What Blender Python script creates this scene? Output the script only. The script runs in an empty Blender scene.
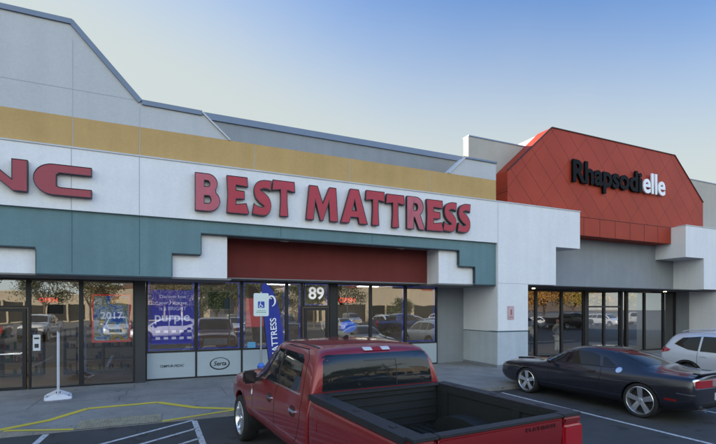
import bpy, bmesh, math, random
from mathutils import Vector, Matrix
from mathutils.bvhtree import BVHTree
from mathutils.geometry import tessellate_polygon
random.seed(7)
R = math.radians
SC = bpy.context.scene
COL = SC.collection

# ------------------------------------------------------------------ camera, sky, sun
cam_d = bpy.data.cameras.new('camera'); cam = bpy.data.objects.new('camera', cam_d); COL.objects.link(cam)
cam.location = (0, 0, 2.42); cam.rotation_euler = (R(90), 0, R(-23.9))
cam_d.sensor_width = 36; cam_d.lens = 22.12; cam_d.shift_y = 0.1215
cam_d.clip_start = 0.05; cam_d.clip_end = 3000
SC.camera = cam
SUN_AZ, SUN_EL = -45, 16          # degrees left of +Y (behind the shops), height
W = bpy.data.worlds.new('World'); SC.world = W; W.use_nodes = True
nt = W.node_tree; nt.nodes.clear()
sky = nt.nodes.new('ShaderNodeTexSky'); sky.sky_type = 'NISHITA'; sky.sun_disc = False
sky.sun_elevation = R(SUN_EL); sky.sun_rotation = R(SUN_AZ)
sky.air_density = 1.0; sky.dust_density = .6; sky.ozone_density = 6; sky.altitude = 0
bgn = nt.nodes.new('ShaderNodeBackground'); bgn.inputs[1].default_value = 0.12
wo = nt.nodes.new('ShaderNodeOutputWorld')
# thin pale haze over the low sky, thickest on the sun side and towards the horizon
def wn(t, **k):
    n_ = nt.nodes.new(t)
    for a_, v_ in k.items(): setattr(n_, a_, v_)
    return n_
wtc = wn('ShaderNodeTexCoord'); wsp = wn('ShaderNodeSeparateXYZ'); nt.links.new(wtc.outputs['Generated'], wsp.inputs[0])
wma = wn('ShaderNodeMath', operation='MULTIPLY_ADD'); wma.inputs[1].default_value = .25; nt.links.new(wsp.outputs['X'], wma.inputs[0]); nt.links.new(wsp.outputs['Z'], wma.inputs[2])
wns = wn('ShaderNodeTexNoise'); wns.inputs['Scale'].default_value = 2.2; wns.inputs['Detail'].default_value = 4; nt.links.new(wtc.outputs['Generated'], wns.inputs[0])
wad = wn('ShaderNodeMath', operation='MULTIPLY_ADD'); wad.inputs[1].default_value = .07; nt.links.new(wns.outputs[0], wad.inputs[0]); nt.links.new(wma.outputs[0], wad.inputs[2])
wmr = wn('ShaderNodeMapRange', interpolation_type='SMOOTHSTEP'); wmr.inputs[1].default_value = .46; wmr.inputs[2].default_value = .80; wmr.inputs[3].default_value = .95; wmr.inputs[4].default_value = .0
nt.links.new(wad.outputs[0], wmr.inputs[0])
wmx = wn('ShaderNodeMix', data_type='RGBA'); wmx.inputs[7].default_value = (2.18, 2.38, 2.26, 1)
nt.links.new(wmr.outputs[0], wmx.inputs[0]); nt.links.new(sky.outputs[0], wmx.inputs[6])
# sky behind the camera, boosted as added fill light on the shaded walls
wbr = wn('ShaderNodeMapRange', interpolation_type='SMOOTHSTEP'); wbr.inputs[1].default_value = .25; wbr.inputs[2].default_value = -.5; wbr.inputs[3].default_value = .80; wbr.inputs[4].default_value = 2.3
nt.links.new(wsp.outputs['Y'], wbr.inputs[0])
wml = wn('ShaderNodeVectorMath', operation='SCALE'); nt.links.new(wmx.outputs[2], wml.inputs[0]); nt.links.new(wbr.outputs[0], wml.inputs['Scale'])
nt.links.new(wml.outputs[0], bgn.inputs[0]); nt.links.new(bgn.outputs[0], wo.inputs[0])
sd = bpy.data.lights.new('sun', 'SUN'); sd.energy = 4.5; sd.angle = R(0.5); sd.color = (1, .90, .76)
so = bpy.data.objects.new('sun', sd); COL.objects.link(so)
d = Vector((math.sin(R(SUN_AZ))*math.cos(R(SUN_EL)), math.cos(R(SUN_AZ))*math.cos(R(SUN_EL)), math.sin(R(SUN_EL))))
so.rotation_euler = d.to_track_quat('Z', 'Y').to_euler(); so.location = (0, 0, 60)
SC.view_settings.view_transform = 'Standard'; SC.view_settings.look = 'None'
SC.view_settings.exposure = 1.66; SC.view_settings.gamma = 1; SC.view_settings.use_curve_mapping = False
SC.render.engine = 'CYCLES'

# ------------------------------------------------------------------ materials
def nodes(m):
    m.use_nodes = True
    return m.node_tree.nodes, m.node_tree.links, m.node_tree.nodes['Principled BSDF']
MATS = {}
def mat(name, col, rough=.7, metal=0, var=.12, vs=1.5, bump=0, bs=60, coat=0, spec=.5, emit=None, es=0, dirt=0, streak=0):
    if name in MATS: return MATS[name]
    m = bpy.data.materials.new(name); N, L, b = nodes(m)
    b.inputs['Roughness'].default_value = rough; b.inputs['Metallic'].default_value = metal
    b.inputs['Coat Weight'].default_value = coat; b.inputs['Coat Roughness'].default_value = .09
    b.inputs['Specular IOR Level'].default_value = spec
    tc = N.new('ShaderNodeTexCoord')
    out = None
    rgb = N.new('ShaderNodeRGB'); rgb.outputs[0].default_value = (*col, 1); out = rgb.outputs[0]
    def mul(src, fac_socket, lo):
        mx = N.new('ShaderNodeMix'); mx.data_type = 'RGBA'; mx.blend_type = 'MULTIPLY'; mx.inputs[0].default_value = 1
        mr = N.new('ShaderNodeMapRange'); mr.inputs[1].default_value = .3; mr.inputs[2].default_value = .7
        mr.inputs[3].default_value = lo; mr.inputs[4].default_value = 1.0 + (1-lo)*.35
        L.new(fac_socket, mr.inputs[0]); L.new(src, mx.inputs[6]); L.new(mr.outputs[0], mx.inputs[7])
        return mx.outputs[2]
    if var:
        n = N.new('ShaderNodeTexNoise'); n.inputs['Scale'].default_value = vs; n.inputs['Detail'].default_value = 8
        n.inputs['Roughness'].default_value = .65
        L.new(tc.outputs['Object'], n.inputs['Vector']); out = mul(out, n.outputs[0], 1-var)
    if streak:
        mp = N.new('ShaderNodeMapping'); mp.inputs['Scale'].default_value = (2.5, 2.5, .18)
        n = N.new('ShaderNodeTexNoise'); n.inputs['Scale'].default_value = 1.2; n.inputs['Detail'].default_value = 6
        L.new(tc.outputs['Object'], mp.inputs[0]); L.new(mp.outputs[0], n.inputs['Vector']); out = mul(out, n.outputs[0], 1-streak)
    if 'stucco' in name:
        n = N.new('ShaderNodeTexNoise'); n.inputs['Scale'].default_value = 14; n.inputs['Detail'].default_value = 10; n.inputs['Roughness'].default_value = .8
        L.new(tc.outputs['Object'], n.inputs['Vector']); out = mul(out, n.outputs[0], .90)
    L.new(out, b.inputs['Base Color'])
    if bump:
        n = N.new('ShaderNodeTexNoise'); n.inputs['Scale'].default_value = bs; n.inputs['Detail'].default_value = 6
        bp = N.new('ShaderNodeBump'); bp.inputs['Strength'].default_value = bump; bp.inputs['Distance'].default_value = .01
        L.new(tc.outputs['Object'], n.inputs['Vector']); L.new(n.outputs[0], bp.inputs['Height']); L.new(bp.outputs[0], b.inputs['Normal'])
    if emit:
        b.inputs['Emission Color'].default_value = (*emit, 1); b.inputs['Emission Strength'].default_value = es
    MATS[name] = m
    return m
def glass(name, tint=(.46, .50, .50), refl=.15, wav=.012):
    m = bpy.data.materials.new(name); N, L, b = nodes(m); N.remove(b)
    out = N['Material Output']
    t = N.new('ShaderNodeBsdfTransparent'); t.inputs[0].default_value = (*tint, 1)
    g = N.new('ShaderNodeBsdfGlossy'); g.inputs['Roughness'].default_value = .0; g.inputs[0].default_value = (.95, .97, 1, 1)
    fr = N.new('ShaderNodeFresnel'); fr.inputs[0].default_value = 1.6
    ad = N.new('ShaderNodeMath'); ad.operation = 'ADD'; ad.inputs[1].default_value = refl; ad.use_clamp = True
    mx = N.new('ShaderNodeMixShader')
    tc = N.new('ShaderNodeTexCoord'); n = N.new('ShaderNodeTexNoise'); n.inputs['Scale'].default_value = 1.3; n.inputs['Detail'].default_value = 1
    bp = N.new('ShaderNodeBump'); bp.inputs['Strength'].default_value = wav*10; bp.inputs['Distance'].default_value = .01
    L.new(tc.outputs['Object'], n.inputs['Vector']); L.new(n.outputs[0], bp.inputs['Height']); L.new(bp.outputs[0], g.inputs['Normal'])
    L.new(fr.outputs[0], ad.inputs[0]); L.new(ad.outputs[0], mx.inputs[0]); L.new(t.outputs[0], mx.inputs[1]); L.new(g.outputs[0], mx.inputs[2])
    L.new(mx.outputs[0], out.inputs[0])
    return m

M_WHITE = mat('white stucco', (.74, .74, .75), .9, spec=.15, var=.05, vs=.8, bump=.35, bs=90, streak=.05)
M_TEAL = mat('teal stucco', (.145, .235, .255), .9, spec=.15, var=.10, vs=.8, bump=.35, bs=90, streak=.10)
M_YEL = mat('ochre stucco', (.50, .33, .14), .9, spec=.15, var=.10, vs=.8, bump=.35, bs=90, streak=.06)
M_GABLE = mat('grey blue stucco', (.49, .50, .51), .9, spec=.15, var=.06, vs=.6, bump=.3, bs=90, streak=.04)
M_REDW = mat('dark red stucco', (.165, .038, .034), .85, spec=.15, var=.10, vs=.8, bump=.3, bs=90, streak=.08)
M_GREYW = mat('grey stucco', (.27, .29, .31), .9, spec=.15, var=.10, vs=.8, bump=.35, bs=90, streak=.06)
M_PIERL = mat('pale grey lower stucco', (.46, .50, .53), .9, spec=.15, var=.12, vs=.8, bump=.35, bs=90, streak=.10)
M_CAP = mat('blue grey metal coping', (.13, .17, .24), .45, metal=.3, var=.08)
M_FRAME = mat('dark bronze aluminium', (.018, .019, .022), .4, metal=.3, var=.05)
M_JOINT = mat('control joint shadow gap', (.36, .37, .40), .9, var=0)
M_JOINT2 = mat('teal joint', (.05, .11, .13), .9, var=0)
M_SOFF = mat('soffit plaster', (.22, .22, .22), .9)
M_DARK = mat('dark trim shadow', (.035, .055, .065), .8)
M_MEMB_GLARE = mat('roof membrane and canopy glare', (.72, .68, .60), .6)
M_SPAN = mat('pale spandrel panel', (.36, .42, .45), .55, var=.08)
M_GLASS = glass('window glass')
M_GLASS2 = glass('tinted window glass', (.50, .53, .55), .16)
M_CHROME = mat('chrome', (.75, .76, .8), .12, metal=1, var=0)
M_ALLOY = mat('polished alloy', (.80, .81, .84), .20, metal=.85, var=.05)
M_TYRE = mat('tyre rubber', (.018, .018, .019), .85, var=.2, vs=20)
M_BLACK = mat('black plastic', (.013, .013, .014), .5, var=.1)
M_LINER = mat('bed liner', (.010, .013, .014), .75, var=.25, vs=6, bump=.4, bs=180)
M_CAPR = mat('bed rail cap plastic', (.017, .018, .021), .55, var=.15, vs=8)
M_SEAM = mat('panel gap', (.004, .004, .004), .9, var=0)

def car_paint(name, col, metal=.35, rough=.38, coat=1.0):
    m = mat(name, col, rough, metal=metal, var=.04, vs=.7, coat=coat)
    return m
M_RED = car_paint('ruby red paint', (.235, .009, .013), .30, .38, .9)
M_NAVY = car_paint('charcoal violet paint', (.017, .018, .028), .35, .34)
M_SILV = car_paint('silver white paint', (.55, .58, .64), .3)
def carglass(name, col=(.012, .014, .016)):
    m = mat(name, col, .03, var=0, spec=.45, coat=0)
    return m
M_CG = carglass('dark car glass')

# ------------------------------------------------------------------ mesh helpers
class MB:
    def __init__(s): s.v = []; s.f = []; s.m = []
    def add(s, vs, fs, mi=0):
        o = len(s.v); s.v += [tuple(v) for v in vs]
        for f in fs: s.f.append([i+o for i in f]); s.m.append(mi)
        return s
    def box(s, x0, x1, y0, y1, z0, z1, mi=0):
        if x0 > x1: x0, x1 = x1, x0
        if y0 > y1: y0, y1 = y1, y0
        vs = [(x0,y0,z0),(x1,y0,z0),(x1,y1,z0),(x0,y1,z0),(x0,y0,z1),(x1,y0,z1),(x1,y1,z1),(x0,y1,z1)]
        return s.add(vs, [(0,3,2,1),(4,5,6,7),(0,1,5,4),(1,2,6,5),(2,3,7,6),(3,0,4,7)], mi)
    def prism(s, poly, y0, y1, mi=0, holes=(), side=None, tf=None):
        """poly is (x,z); extruded along y. y0 is the front (towards -Y)."""
        side = mi if side is None else side
        loops = [list(poly)] + [list(h) for h in holes]
        tris = tessellate_polygon([[Vector((p[0], p[1], 0)) for p in lp] for lp in loops])
        flat = [p for lp in loops for p in lp]; n = len(flat)
        vs = [(p[0], y0, p[1]) for p in flat] + [(p[0], y1, p[1]) for p in flat]
        if tf: vs = [tf(v) for v in vs]
        o = len(s.v); s.v += vs
        for t in tris:
            s.f.append([t[0]+o, t[1]+o, t[2]+o]); s.m.append(mi)
            s.f.append([t[2]+o+n, t[1]+o+n, t[0]+o+n]); s.m.append(mi)
        k = 0
        for lp in loops:
            c = len(lp)
            for i in range(c):
                a, b = k+i, k+(i+1) % c
                s.f.append([a+o, b+o, b+n+o, a+n+o]); s.m.append(side)
            k += c
        return s
    def tube(s, p0, p1, r0, r1=None, n=10, mi=0):
        r1 = r0 if r1 is None else r1
        p0, p1 = Vector(p0), Vector(p1); a = (p1-p0).normalized()
        u = a.orthogonal().normalized(); w = a.cross(u)
        vs = []
        for p, r in ((p0, r0), (p1, r1)):
            for i in range(n):
                t = 2*math.pi*i/n; vs.append(p+(u*math.cos(t)+w*math.sin(t))*r)
        fs = [(i, (i+1) % n, n+(i+1) % n, n+i) for i in range(n)] + [tuple(range(n-1, -1, -1)), tuple(range(n, 2*n))]
        return s.add(vs, fs, mi)
    def lathe_y(s, prof, n=40, mi=0):
        """profile of (radius, y) revolved round the y axis"""
        vs = []; K = len(prof)
        for i in range(n):
            t = 2*math.pi*i/n
            for r, y in prof: vs.append((r*math.cos(t), y, r*math.sin(t)))
        fs = []
        for i in range(n):
            j = (i+1) % n
            for k in range(K-1): fs.append((i*K+k, i*K+k+1, j*K+k+1, j*K+k))
        return s.add(vs, fs, mi)
    def build(s, name, m, parent=None, smooth=None, bevel=0, fix=True):
        me = bpy.data.meshes.new(name); me.from_pydata(s.v, [], s.f)
        ms = m if isinstance(m, (list, tuple)) else [m]
        for q in ms: me.materials.append(q)
        for p, k in zip(me.polygons, s.m): p.material_index = k
        if fix:
            bm = bmesh.new(); bm.from_mesh(me); bmesh.ops.recalc_face_normals(bm, faces=bm.faces)
            if bevel:
                es = [e for e in bm.edges if len(e.link_faces) == 2 and e.calc_face_angle(0) > .5]
                bmesh.ops.bevel(bm, geom=es, offset=bevel, segments=2, affect='EDGES', clamp_overlap=True)
            bm.to_mesh(me); bm.free()
        o = bpy.data.objects.new(name, me); COL.objects.link(o)
        if parent: o.parent = parent
        if smooth is not None:
            me.shade_smooth(); me.set_sharp_from_angle(angle=R(smooth))
        return o
def tag(o, label=None, cat=None, group=None, kind=None):
    if label: o['label'] = label
    if cat: o['category'] = cat
    if group: o['group'] = group
    if kind: o['kind'] = kind
    return o
def empty(name, loc, label, cat, group=None, rz=0):
    o = bpy.data.objects.new(name, None); COL.objects.link(o); o.location = loc; o.rotation_euler = (0, 0, rz)
    o.empty_display_size = .2
    return tag(o, label, cat, group)
def ABS(parent, o):
    """parent o (whose mesh is in world coordinates) to an empty that is not at the origin"""
    o.parent = parent; o.location = -Vector(parent.location); return o
def copy_tree(o, parent=None):
    c = o.copy(); COL.objects.link(c); c.parent = parent
    if parent: c.matrix_parent_inverse = o.matrix_parent_inverse.copy()
    for ch in list(o.children): copy_tree(ch, c)
    return c
def freeze(o):
    """replace an object by the mesh its modifiers make"""
    dg = bpy.context.evaluated_depsgraph_get(); dg.update()
    me = bpy.data.meshes.new_from_object(o.evaluated_get(dg), depsgraph=dg)
    return me
def text_obj(name, s, size, m, loc, parent=None, ext=.005, bold=0, sx=1, align='CENTER', rot=(R(90), 0, 0), sp=1, shear=0):
    cu = bpy.data.curves.new('tmp', 'FONT'); cu.body = s; cu.size = size; cu.extrude = ext; cu.offset = bold
    cu.align_x = align; cu.space_character = sp; cu.resolution_u = 4; cu.shear = shear
    t = bpy.data.objects.new('tmp', cu); COL.objects.link(t)
    me = freeze(t); bpy.data.objects.remove(t)
    me.transform(Matrix.Diagonal((sx, 1, 1, 1))); me.transform(Matrix.Rotation(rot[2], 4, 'Z') @ Matrix.Rotation(rot[1], 4, 'Y') @ Matrix.Rotation(rot[0], 4, 'X'))
    me.materials.clear()
    for q in (m if isinstance(m, (list, tuple)) else [m]): me.materials.append(q)
    o = bpy.data.objects.new(name, me); COL.objects.link(o); o.location = loc
    if parent: o.parent = parent
    return o

# ------------------------------------------------------------------ ground
g = MB().add([(-900, -900, 0), (900, -900, 0), (900, 900, 0), (-900, 900, 0)], [(0, 1, 2, 3)])
M_ASPH = bpy.data.materials.new('asphalt'); N, L, b = nodes(M_ASPH)
tc = N.new('ShaderNodeTexCoord')
n1 = N.new('ShaderNodeTexNoise'); n1.inputs['Scale'].default_value = .35; n1.inputs['Detail'].default_value = 9; n1.inputs['Roughness'].default_value = .7
n2 = N.new('ShaderNodeTexNoise'); n2.inputs['Scale'].default_value = 90; n2.inputs['Detail'].default_value = 4
n3 = N.new('ShaderNodeTexVoronoi'); n3.feature = 'DISTANCE_TO_EDGE'; n3.inputs['Scale'].default_value = .22
n4 = N.new('ShaderNodeTexNoise'); n4.inputs['Scale'].default_value = 1.1; n4.inputs['Detail'].default_value = 6
cr = N.new('ShaderNodeValToRGB'); cr.color_ramp.elements[0].position = .3; cr.color_ramp.elements[0].color = (.027, .029, .031, 1)
cr.color_ramp.elements[1].position = .75; cr.color_ramp.elements[1].color = (.072, .071, .070, 1)
vm = N.new('ShaderNodeVectorMath'); vm.operation = 'ADD'; vs_ = N.new('ShaderNodeVectorMath'); vs_.operation = 'SCALE'; vs_.inputs['Scale'].default_value = 1.8
L.new(tc.outputs['Object'], n1.inputs[0]); L.new(tc.outputs['Object'], n2.inputs[0]); L.new(tc.outputs['Object'], n4.inputs[0])
L.new(n4.outputs['Color'], vs_.inputs[0]); L.new(tc.outputs['Object'], vm.inputs[0]); L.new(vs_.outputs[0], vm.inputs[1]); L.new(vm.outputs[0], n3.inputs[0])
L.new(n1.outputs[0], cr.inputs[0])
mr = N.new('ShaderNodeMapRange'); mr.inputs[1].default_value = .0; mr.inputs[2].default_value = .006; mr.inputs[3].default_value = .45; mr.inputs[4].default_value = 1
L.new(n3.outputs['Distance'], mr.inputs[0])
mr2 = N.new('ShaderNodeMapRange'); mr2.inputs[1].default_value = .3; mr2.inputs[2].default_value = .7; mr2.inputs[3].default_value = .6; mr2.inputs[4].default_value = 1.35
L.new(n2.outputs[0], mr2.inputs[0])
mm0 = N.new('ShaderNodeMath'); mm0.operation = 'MULTIPLY'; L.new(mr.outputs[0], mm0.inputs[0]); L.new(mr2.outputs[0], mm0.inputs[1])
# oil spots
no_ = N.new('ShaderNodeTexNoise'); no_.inputs['Scale'].default_value = 2.4; no_.inputs['Detail'].default_value = 3; L.new(tc.outputs['Object'], no_.inputs[0])
mro = N.new('ShaderNodeMapRange'); mro.inputs[1].default_value = .62; mro.inputs[2].default_value = .70; mro.inputs[3].default_value = 1; mro.inputs[4].default_value = .45; L.new(no_.outputs[0], mro.inputs[0])
mm = N.new('ShaderNodeMath'); mm.operation = 'MULTIPLY'; L.new(mm0.outputs[0], mm.inputs[0]); L.new(mro.outputs[0], mm.inputs[1])
mx = N.new('ShaderNodeMix'); mx.data_type = 'RGBA'; mx.blend_type = 'MULTIPLY'; mx.inputs[0].default_value = 1
L.new(cr.outputs[0], mx.inputs[6]); L.new(mm.outputs[0], mx.inputs[7]); L.new(mx.outputs[2], b.inputs['Base Color'])
b.inputs['Roughness'].default_value = .8
bp = N.new('ShaderNodeBump'); bp.inputs['Strength'].default_value = .5; bp.inputs['Distance'].default_value = .008
L.new(n2.outputs[0], bp.inputs['Height']); L.new(bp.outputs[0], b.inputs['Normal'])
tag(g.build('ground', M_ASPH), kind='structure')

tag(MB().add([(-200, -160, .004), (260, -160, .004), (260, -17.2+4, .004), (-200, -17.2+4, .004)], [(0, 1, 2, 3)]).build('added_bounce_sheet', mat('pale bounce asphalt', (.16, .155, .14), .9, var=.2, vs=.6)), kind='structure')  # pale sheet behind the camera, added to bounce light onto the walls
# pavement with a sunken kerb ramp
M_CONC = bpy.data.materials.new('pavement concrete'); N, L, b = nodes(M_CONC)
tc = N.new('ShaderNodeTexCoord')
n1 = N.new('ShaderNodeTexNoise'); n1.inputs['Scale'].default_value = .9; n1.inputs['Detail'].default_value = 9; n1.inputs['Roughness'].default_value = .7
n2 = N.new('ShaderNodeTexNoise'); n2.inputs['Scale'].default_value = 50; n2.inputs['Detail'].default_value = 5
cr = N.new('ShaderNodeValToRGB'); cr.color_ramp.elements[0].position = .28; cr.color_ramp.elements[0].color = (.15, .146, .138, 1)
cr.color_ramp.elements[1].position = .72; cr.color_ramp.elements[1].color = (.28, .268, .25, 1)
mr = N.new('ShaderNodeMapRange'); mr.inputs[1].default_value = .3; mr.inputs[2].default_value = .7; mr.inputs[3].default_value = .82; mr.inputs[4].default_value = 1.12
mx = N.new('ShaderNodeMix'); mx.data_type = 'RGBA'; mx.blend_type = 'MULTIPLY'; mx.inputs[0].default_value = 1
n5 = N.new('ShaderNodeTexNoise'); n5.inputs['Scale'].default_value = 5.5; n5.inputs['Detail'].default_value = 2
mr5 = N.new('ShaderNodeMapRange'); mr5.inputs[1].default_value = .26; mr5.inputs[2].default_value = .32; mr5.inputs[3].default_value = .5; mr5.inputs[4].default_value = 1
mm5 = N.new('ShaderNodeMath'); mm5.operation = 'MULTIPLY'
for q in (n1, n2, n5): L.new(tc.outputs['Object'], q.inputs[0])
L.new(n5.outputs[0], mr5.inputs[0]); L.new(n1.outputs[0], cr.inputs[0]); L.new(n2.outputs[0], mr.inputs[0])
L.new(mr.outputs[0], mm5.inputs[0]); L.new(mr5.outputs[0], mm5.inputs[1])
L.new(cr.outputs[0], mx.inputs[6]); L.new(mm5.outputs[0], mx.inputs[7])
L.new(mx.outputs[2], b.inputs['Base Color']); b.inputs['Roughness'].default_value = .85
bp = N.new('ShaderNodeBump'); bp.inputs['Strength'].default_value = .25; bp.inputs['Distance'].default_value = .005
L.new(n2.outputs[0], bp.inputs['Height']); L.new(bp.outputs[0], b.inputs['Normal'])
KY = 10.25          # kerb line
SH = .12            # pavement height
def pave_z(x, y):
    # ramp: level with the lot between x=-1.55 and 0, flares to -2.85 and 1.55, rising to full height at y=12.15
    fx = 0
    if x < -1.6: fx = min(1, (-1.6-x)/1.25)
    elif x > -.05: fx = min(1, (x+.05)/1.6)
    fy = min(1, max(0, (y-KY)/(12.15-KY)))
    return .012 + (SH-.012)*max(fx, fy)
xs = sorted(set([-40, -30, -20, -12, -8, -5, -4, -3.4] + [round(-2.85+.1565*i, 4) for i in range(9)] + [-1.6, -1.2, -.8, -.4, -.05] + [round(-.05+.2*i, 3) for i in range(1, 9)] + [2, 3, 5, 8, 12, 16, 20, 25, 30, 40, 60]))
ys = [KY, 10.5, 10.8, 11.1, 11.4, 11.7, 12.0, 12.15, 12.6, 13.6, 16.2]
p = MB(); vs = [(x, y, pave_z(x, y)) for y in ys for x in xs]; nx = len(xs)
fs = [(j*nx+i, j*nx+i+1, (j+1)*nx+i+1, (j+1)*nx+i) for j in range(len(ys)-1) for i in range(nx-1)]
o0 = len(vs); vs += [(x, KY, -.05) for x in xs]
fs += [(o0+i, o0+i+1, i+1, i) for i in range(nx-1)]
p.add(vs, fs)
tag(p.build('pavement', M_CONC), kind='structure')
def ribbon(pts, w, zf, res=.25):
    """flat strip following a polyline on the ground; zf gives the height"""
    mb = MB()
    for (a, b_) in zip(pts[:-1], pts[1:]):
        a, b_ = Vector(a), Vector(b_); dd = b_-a; n = max(1, int(dd.length/res)); pr = Vector((-dd.y, dd.x)).normalized()*w/2
        vs = []; fs = []
        for i in range(n+1):
            q = a+dd*i/n
            for sgn in (-1, 1):
                e = q+pr*sgn; vs.append((e.x, e.y, zf(e.x, e.y)))
        for i in range(n): fs.append((2*i, 2*i+2, 2*i+3, 2*i+1))
        mb.add(vs, fs)
    return mb
M_YP = bpy.data.materials.new('worn yellow paint')
M_WP = bpy.data.materials.new('worn white paint')
def worn(m, col, under, thr=.40):
    N, L, b = nodes(m); tc = N.new('ShaderNodeTexCoord'); n = N.new('ShaderNodeTexNoise'); n.inputs['Scale'].default_value = 9; n.inputs['Detail'].default_value = 9; n.inputs['Roughness'].default_value = .8
    mr = N.new('ShaderNodeMapRange'); mr.inputs[1].default_value = thr-.06; mr.inputs[2].default_value = thr+.06
    mx = N.new('ShaderNodeMix'); mx.data_type = 'RGBA'; mx.inputs[6].default_value = (*under, 1); mx.inputs[7].default_value = (*col, 1)
    L.new(tc.outputs['Object'], n.inputs[0]); L.new(n.outputs[0], mr.inputs[0]); L.new(mr.outputs[0], mx.inputs[0]); L.new(mx.outputs[2], b.inputs['Base Color'])
    b.inputs['Roughness'].default_value = .8
worn(M_YP, (.55, .43, .045), (.15, .14, .11), .30); worn(M_WP, (.46, .47, .48), (.07, .07, .07), .42)
zl = lambda x, y: (pave_z(x, y) if y > KY else 0)+.006
tag(ribbon([(-40, KY+.06), (-1.63, KY+.07)], .12, zl, .5).build('kerb_paint', M_YP), kind='structure')
tag(ribbon([(-.02, KY+.06), (1.55, KY+.07)], .12, zl).build('kerb_paint', M_YP), kind='structure')
tag(ribbon([(-2.85, KY+.12), (-1.60, 11.88), (-.12, 11.95), (1.56, KY+.12)], .15, zl, .12).build('ramp_outline', M_YP), kind='structure')
# tactile strip with raised domes
M_TACT = mat('weathered tactile paving', (.27, .245, .17), .8, var=.4, vs=7, bump=.3)
tp = MB(); X0, X1, Y0, Y1 = -1.6, -.03, KY+.01, KY+.62
n = 8
vs = []; fs = []
for j in range(n+1):
    y = Y0+(Y1-Y0)*j/n
    for x in (X0, X1): vs.append((x, y, pave_z(-.8, y)+.012))
for j in range(n): fs.append((2*j, 2*j+1, 2*j+3, 2*j+2))
tp.add(vs, fs)
tact = empty('tactile_paving', (-.8, Y0, 0), 'worn yellow tactile paving strip across the foot of the kerb ramp', 'tactile paving')
ABS(tact, tp.build('paving_slab', M_TACT))
dm = MB()
for i in range(26):
    for j in range(10):
        x = X0+.03+i*.06; y = Y0+.03+j*.06; dm.tube((x, y, pave_z(-.8, y)+.01), (x, y, pave_z(-.8, y)+.018), .015, .009, 6)
o = ABS(tact, dm.build('raised_domes', M_TACT)); o['kind'] = 'stuff'
# stall lines and the hatched aisle
wl = MB()
def line(a, b_, w=.1):
    q = ribbon([a, b_], w, lambda x, y: .005, 1.0); wl.add(q.v, q.f)
line((.62, KY-.12), (.72, 4.9), .11); line((-2.06, KY-.05), (-2.3, 4.9), .11)
for k in range(9):
    y1 = 10.35-k*.75
    a = (.60, min(y1, KY-.1)); 
    line((-2.05, y1-2.05), (.60, y1-.15), .085)
line((8.95, KY-.3), (8.97, 4.6), .1)
for X in (-7.7, -5, 5.9, 11.75, 14.5, 17.2, 19.9, 22.6, 25.3, 28): line((X, KY-.3), (X+.02, 4.7), .1)
for X in range(-30, 90, 3):
    pass
    pass
tag(wl.build('parking_markings', M_WP), kind='structure')
# expansion joints of the pavement
ej = MB()
for X in (-8.2, -6.4, -4.6, -2.85, 1.56, 3.4, 5.2, 7.0, 8.8, 10.6, 12.4, 14.2, 16, 17.8, 19.6, 21.4, 23.2):
    q = ribbon([(X, KY+.2 if abs(X) > 3.2 else 12.25), (X, 13.6)], .012, lambda x, y: pave_z(x, y)+.0025, .15); ej.add(q.v, q.f)
q = ribbon([(-38, 12.9), (38, 12.9)], .012, lambda x, y: pave_z(x, y)+.003, 2); ej.add(q.v, q.f)
# a meandering crack
pts = [(-1.1, 12.3), (-1.0, 12.6), (-1.06, 13.0), (-.9, 13.4), (-.93, 13.9), (-.75, 14.4), (-.8, 14.9), (-.7, 15.2)]
q = ribbon(pts, .012, lambda x, y: pave_z(x, y)+.004, .15); ej.add(q.v, q.f)
tag(ej.build('pavement_joints', mat('joint dirt', (.05, .05, .05), .95, var=0)), kind='structure')

# ------------------------------------------------------------------ main retail building (two shops)
bld = empty('shop_building', (4, 15, 0), 'long stucco shop building with white fascia, ochre band and teal stepped trim', 'shop building')
def bpart(name, mb, m, **k): return ABS(bld, mb.build(name, m, **k))
def split(fn, name, mb, m, per=8):
    """one part for each box of a builder"""
    for i in range(0, len(mb.v), per):
        q = MB(); q.add(mb.v[i:i+per], [[a-i for a in f] for f in mb.f if i <= f[0] < i+per]); fn(name, q, m)
FY = 13.6           # white fascia plane
LX, RX = -36.0, 16.6
# white fascia: band plus stepped return over the neighbour's storefront, and the pier
f_ = MB()
f_.prism([(LX, 5.02), (12.03, 5.02), (12.03, 1.55), (13.61, 1.55), (13.61, 3.42), (15.17, 3.42), (15.17, 5.04), (RX, 5.04), (RX, 6.64), (LX, 6.64)], FY, 14.12)
f_.box(12.05, 16.58, 14.12, 15.1, 5.06, 6.62); f_.box(12.05, 15.15, 14.12, 15.1, 3.44, 5.06)
bpart('fascia', f_, M_WHITE)
bpart('fascia_coping', MB().box(LX, RX+.02, FY-.025, 14.0, 6.642, 6.68), mat('pale coping', (.5, .52, .55), .6))
pr = MB(); pr.box(12.03, 13.61, FY, 15.9, SH-.02, 1.5); bpart('pier_base', pr, M_PIERL)
pr = MB(); pr.box(12.04, 13.60, FY+.012, 15.9, 1.5, 1.535); bpart('pier_joint', pr, M_JOINT2)
pr = MB(); pr.box(12.03, 13.6, 14.12, 15.9, 1.535, 3.44); bpart('pier', pr, M_WHITE)
bpart('pier_skirt', MB().box(12.01, 13.63, FY-.02, 15.9, SH-.02, SH+.10), mat('stained skirt', (.22, .24, .26), .9, var=.3, vs=3))
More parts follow.
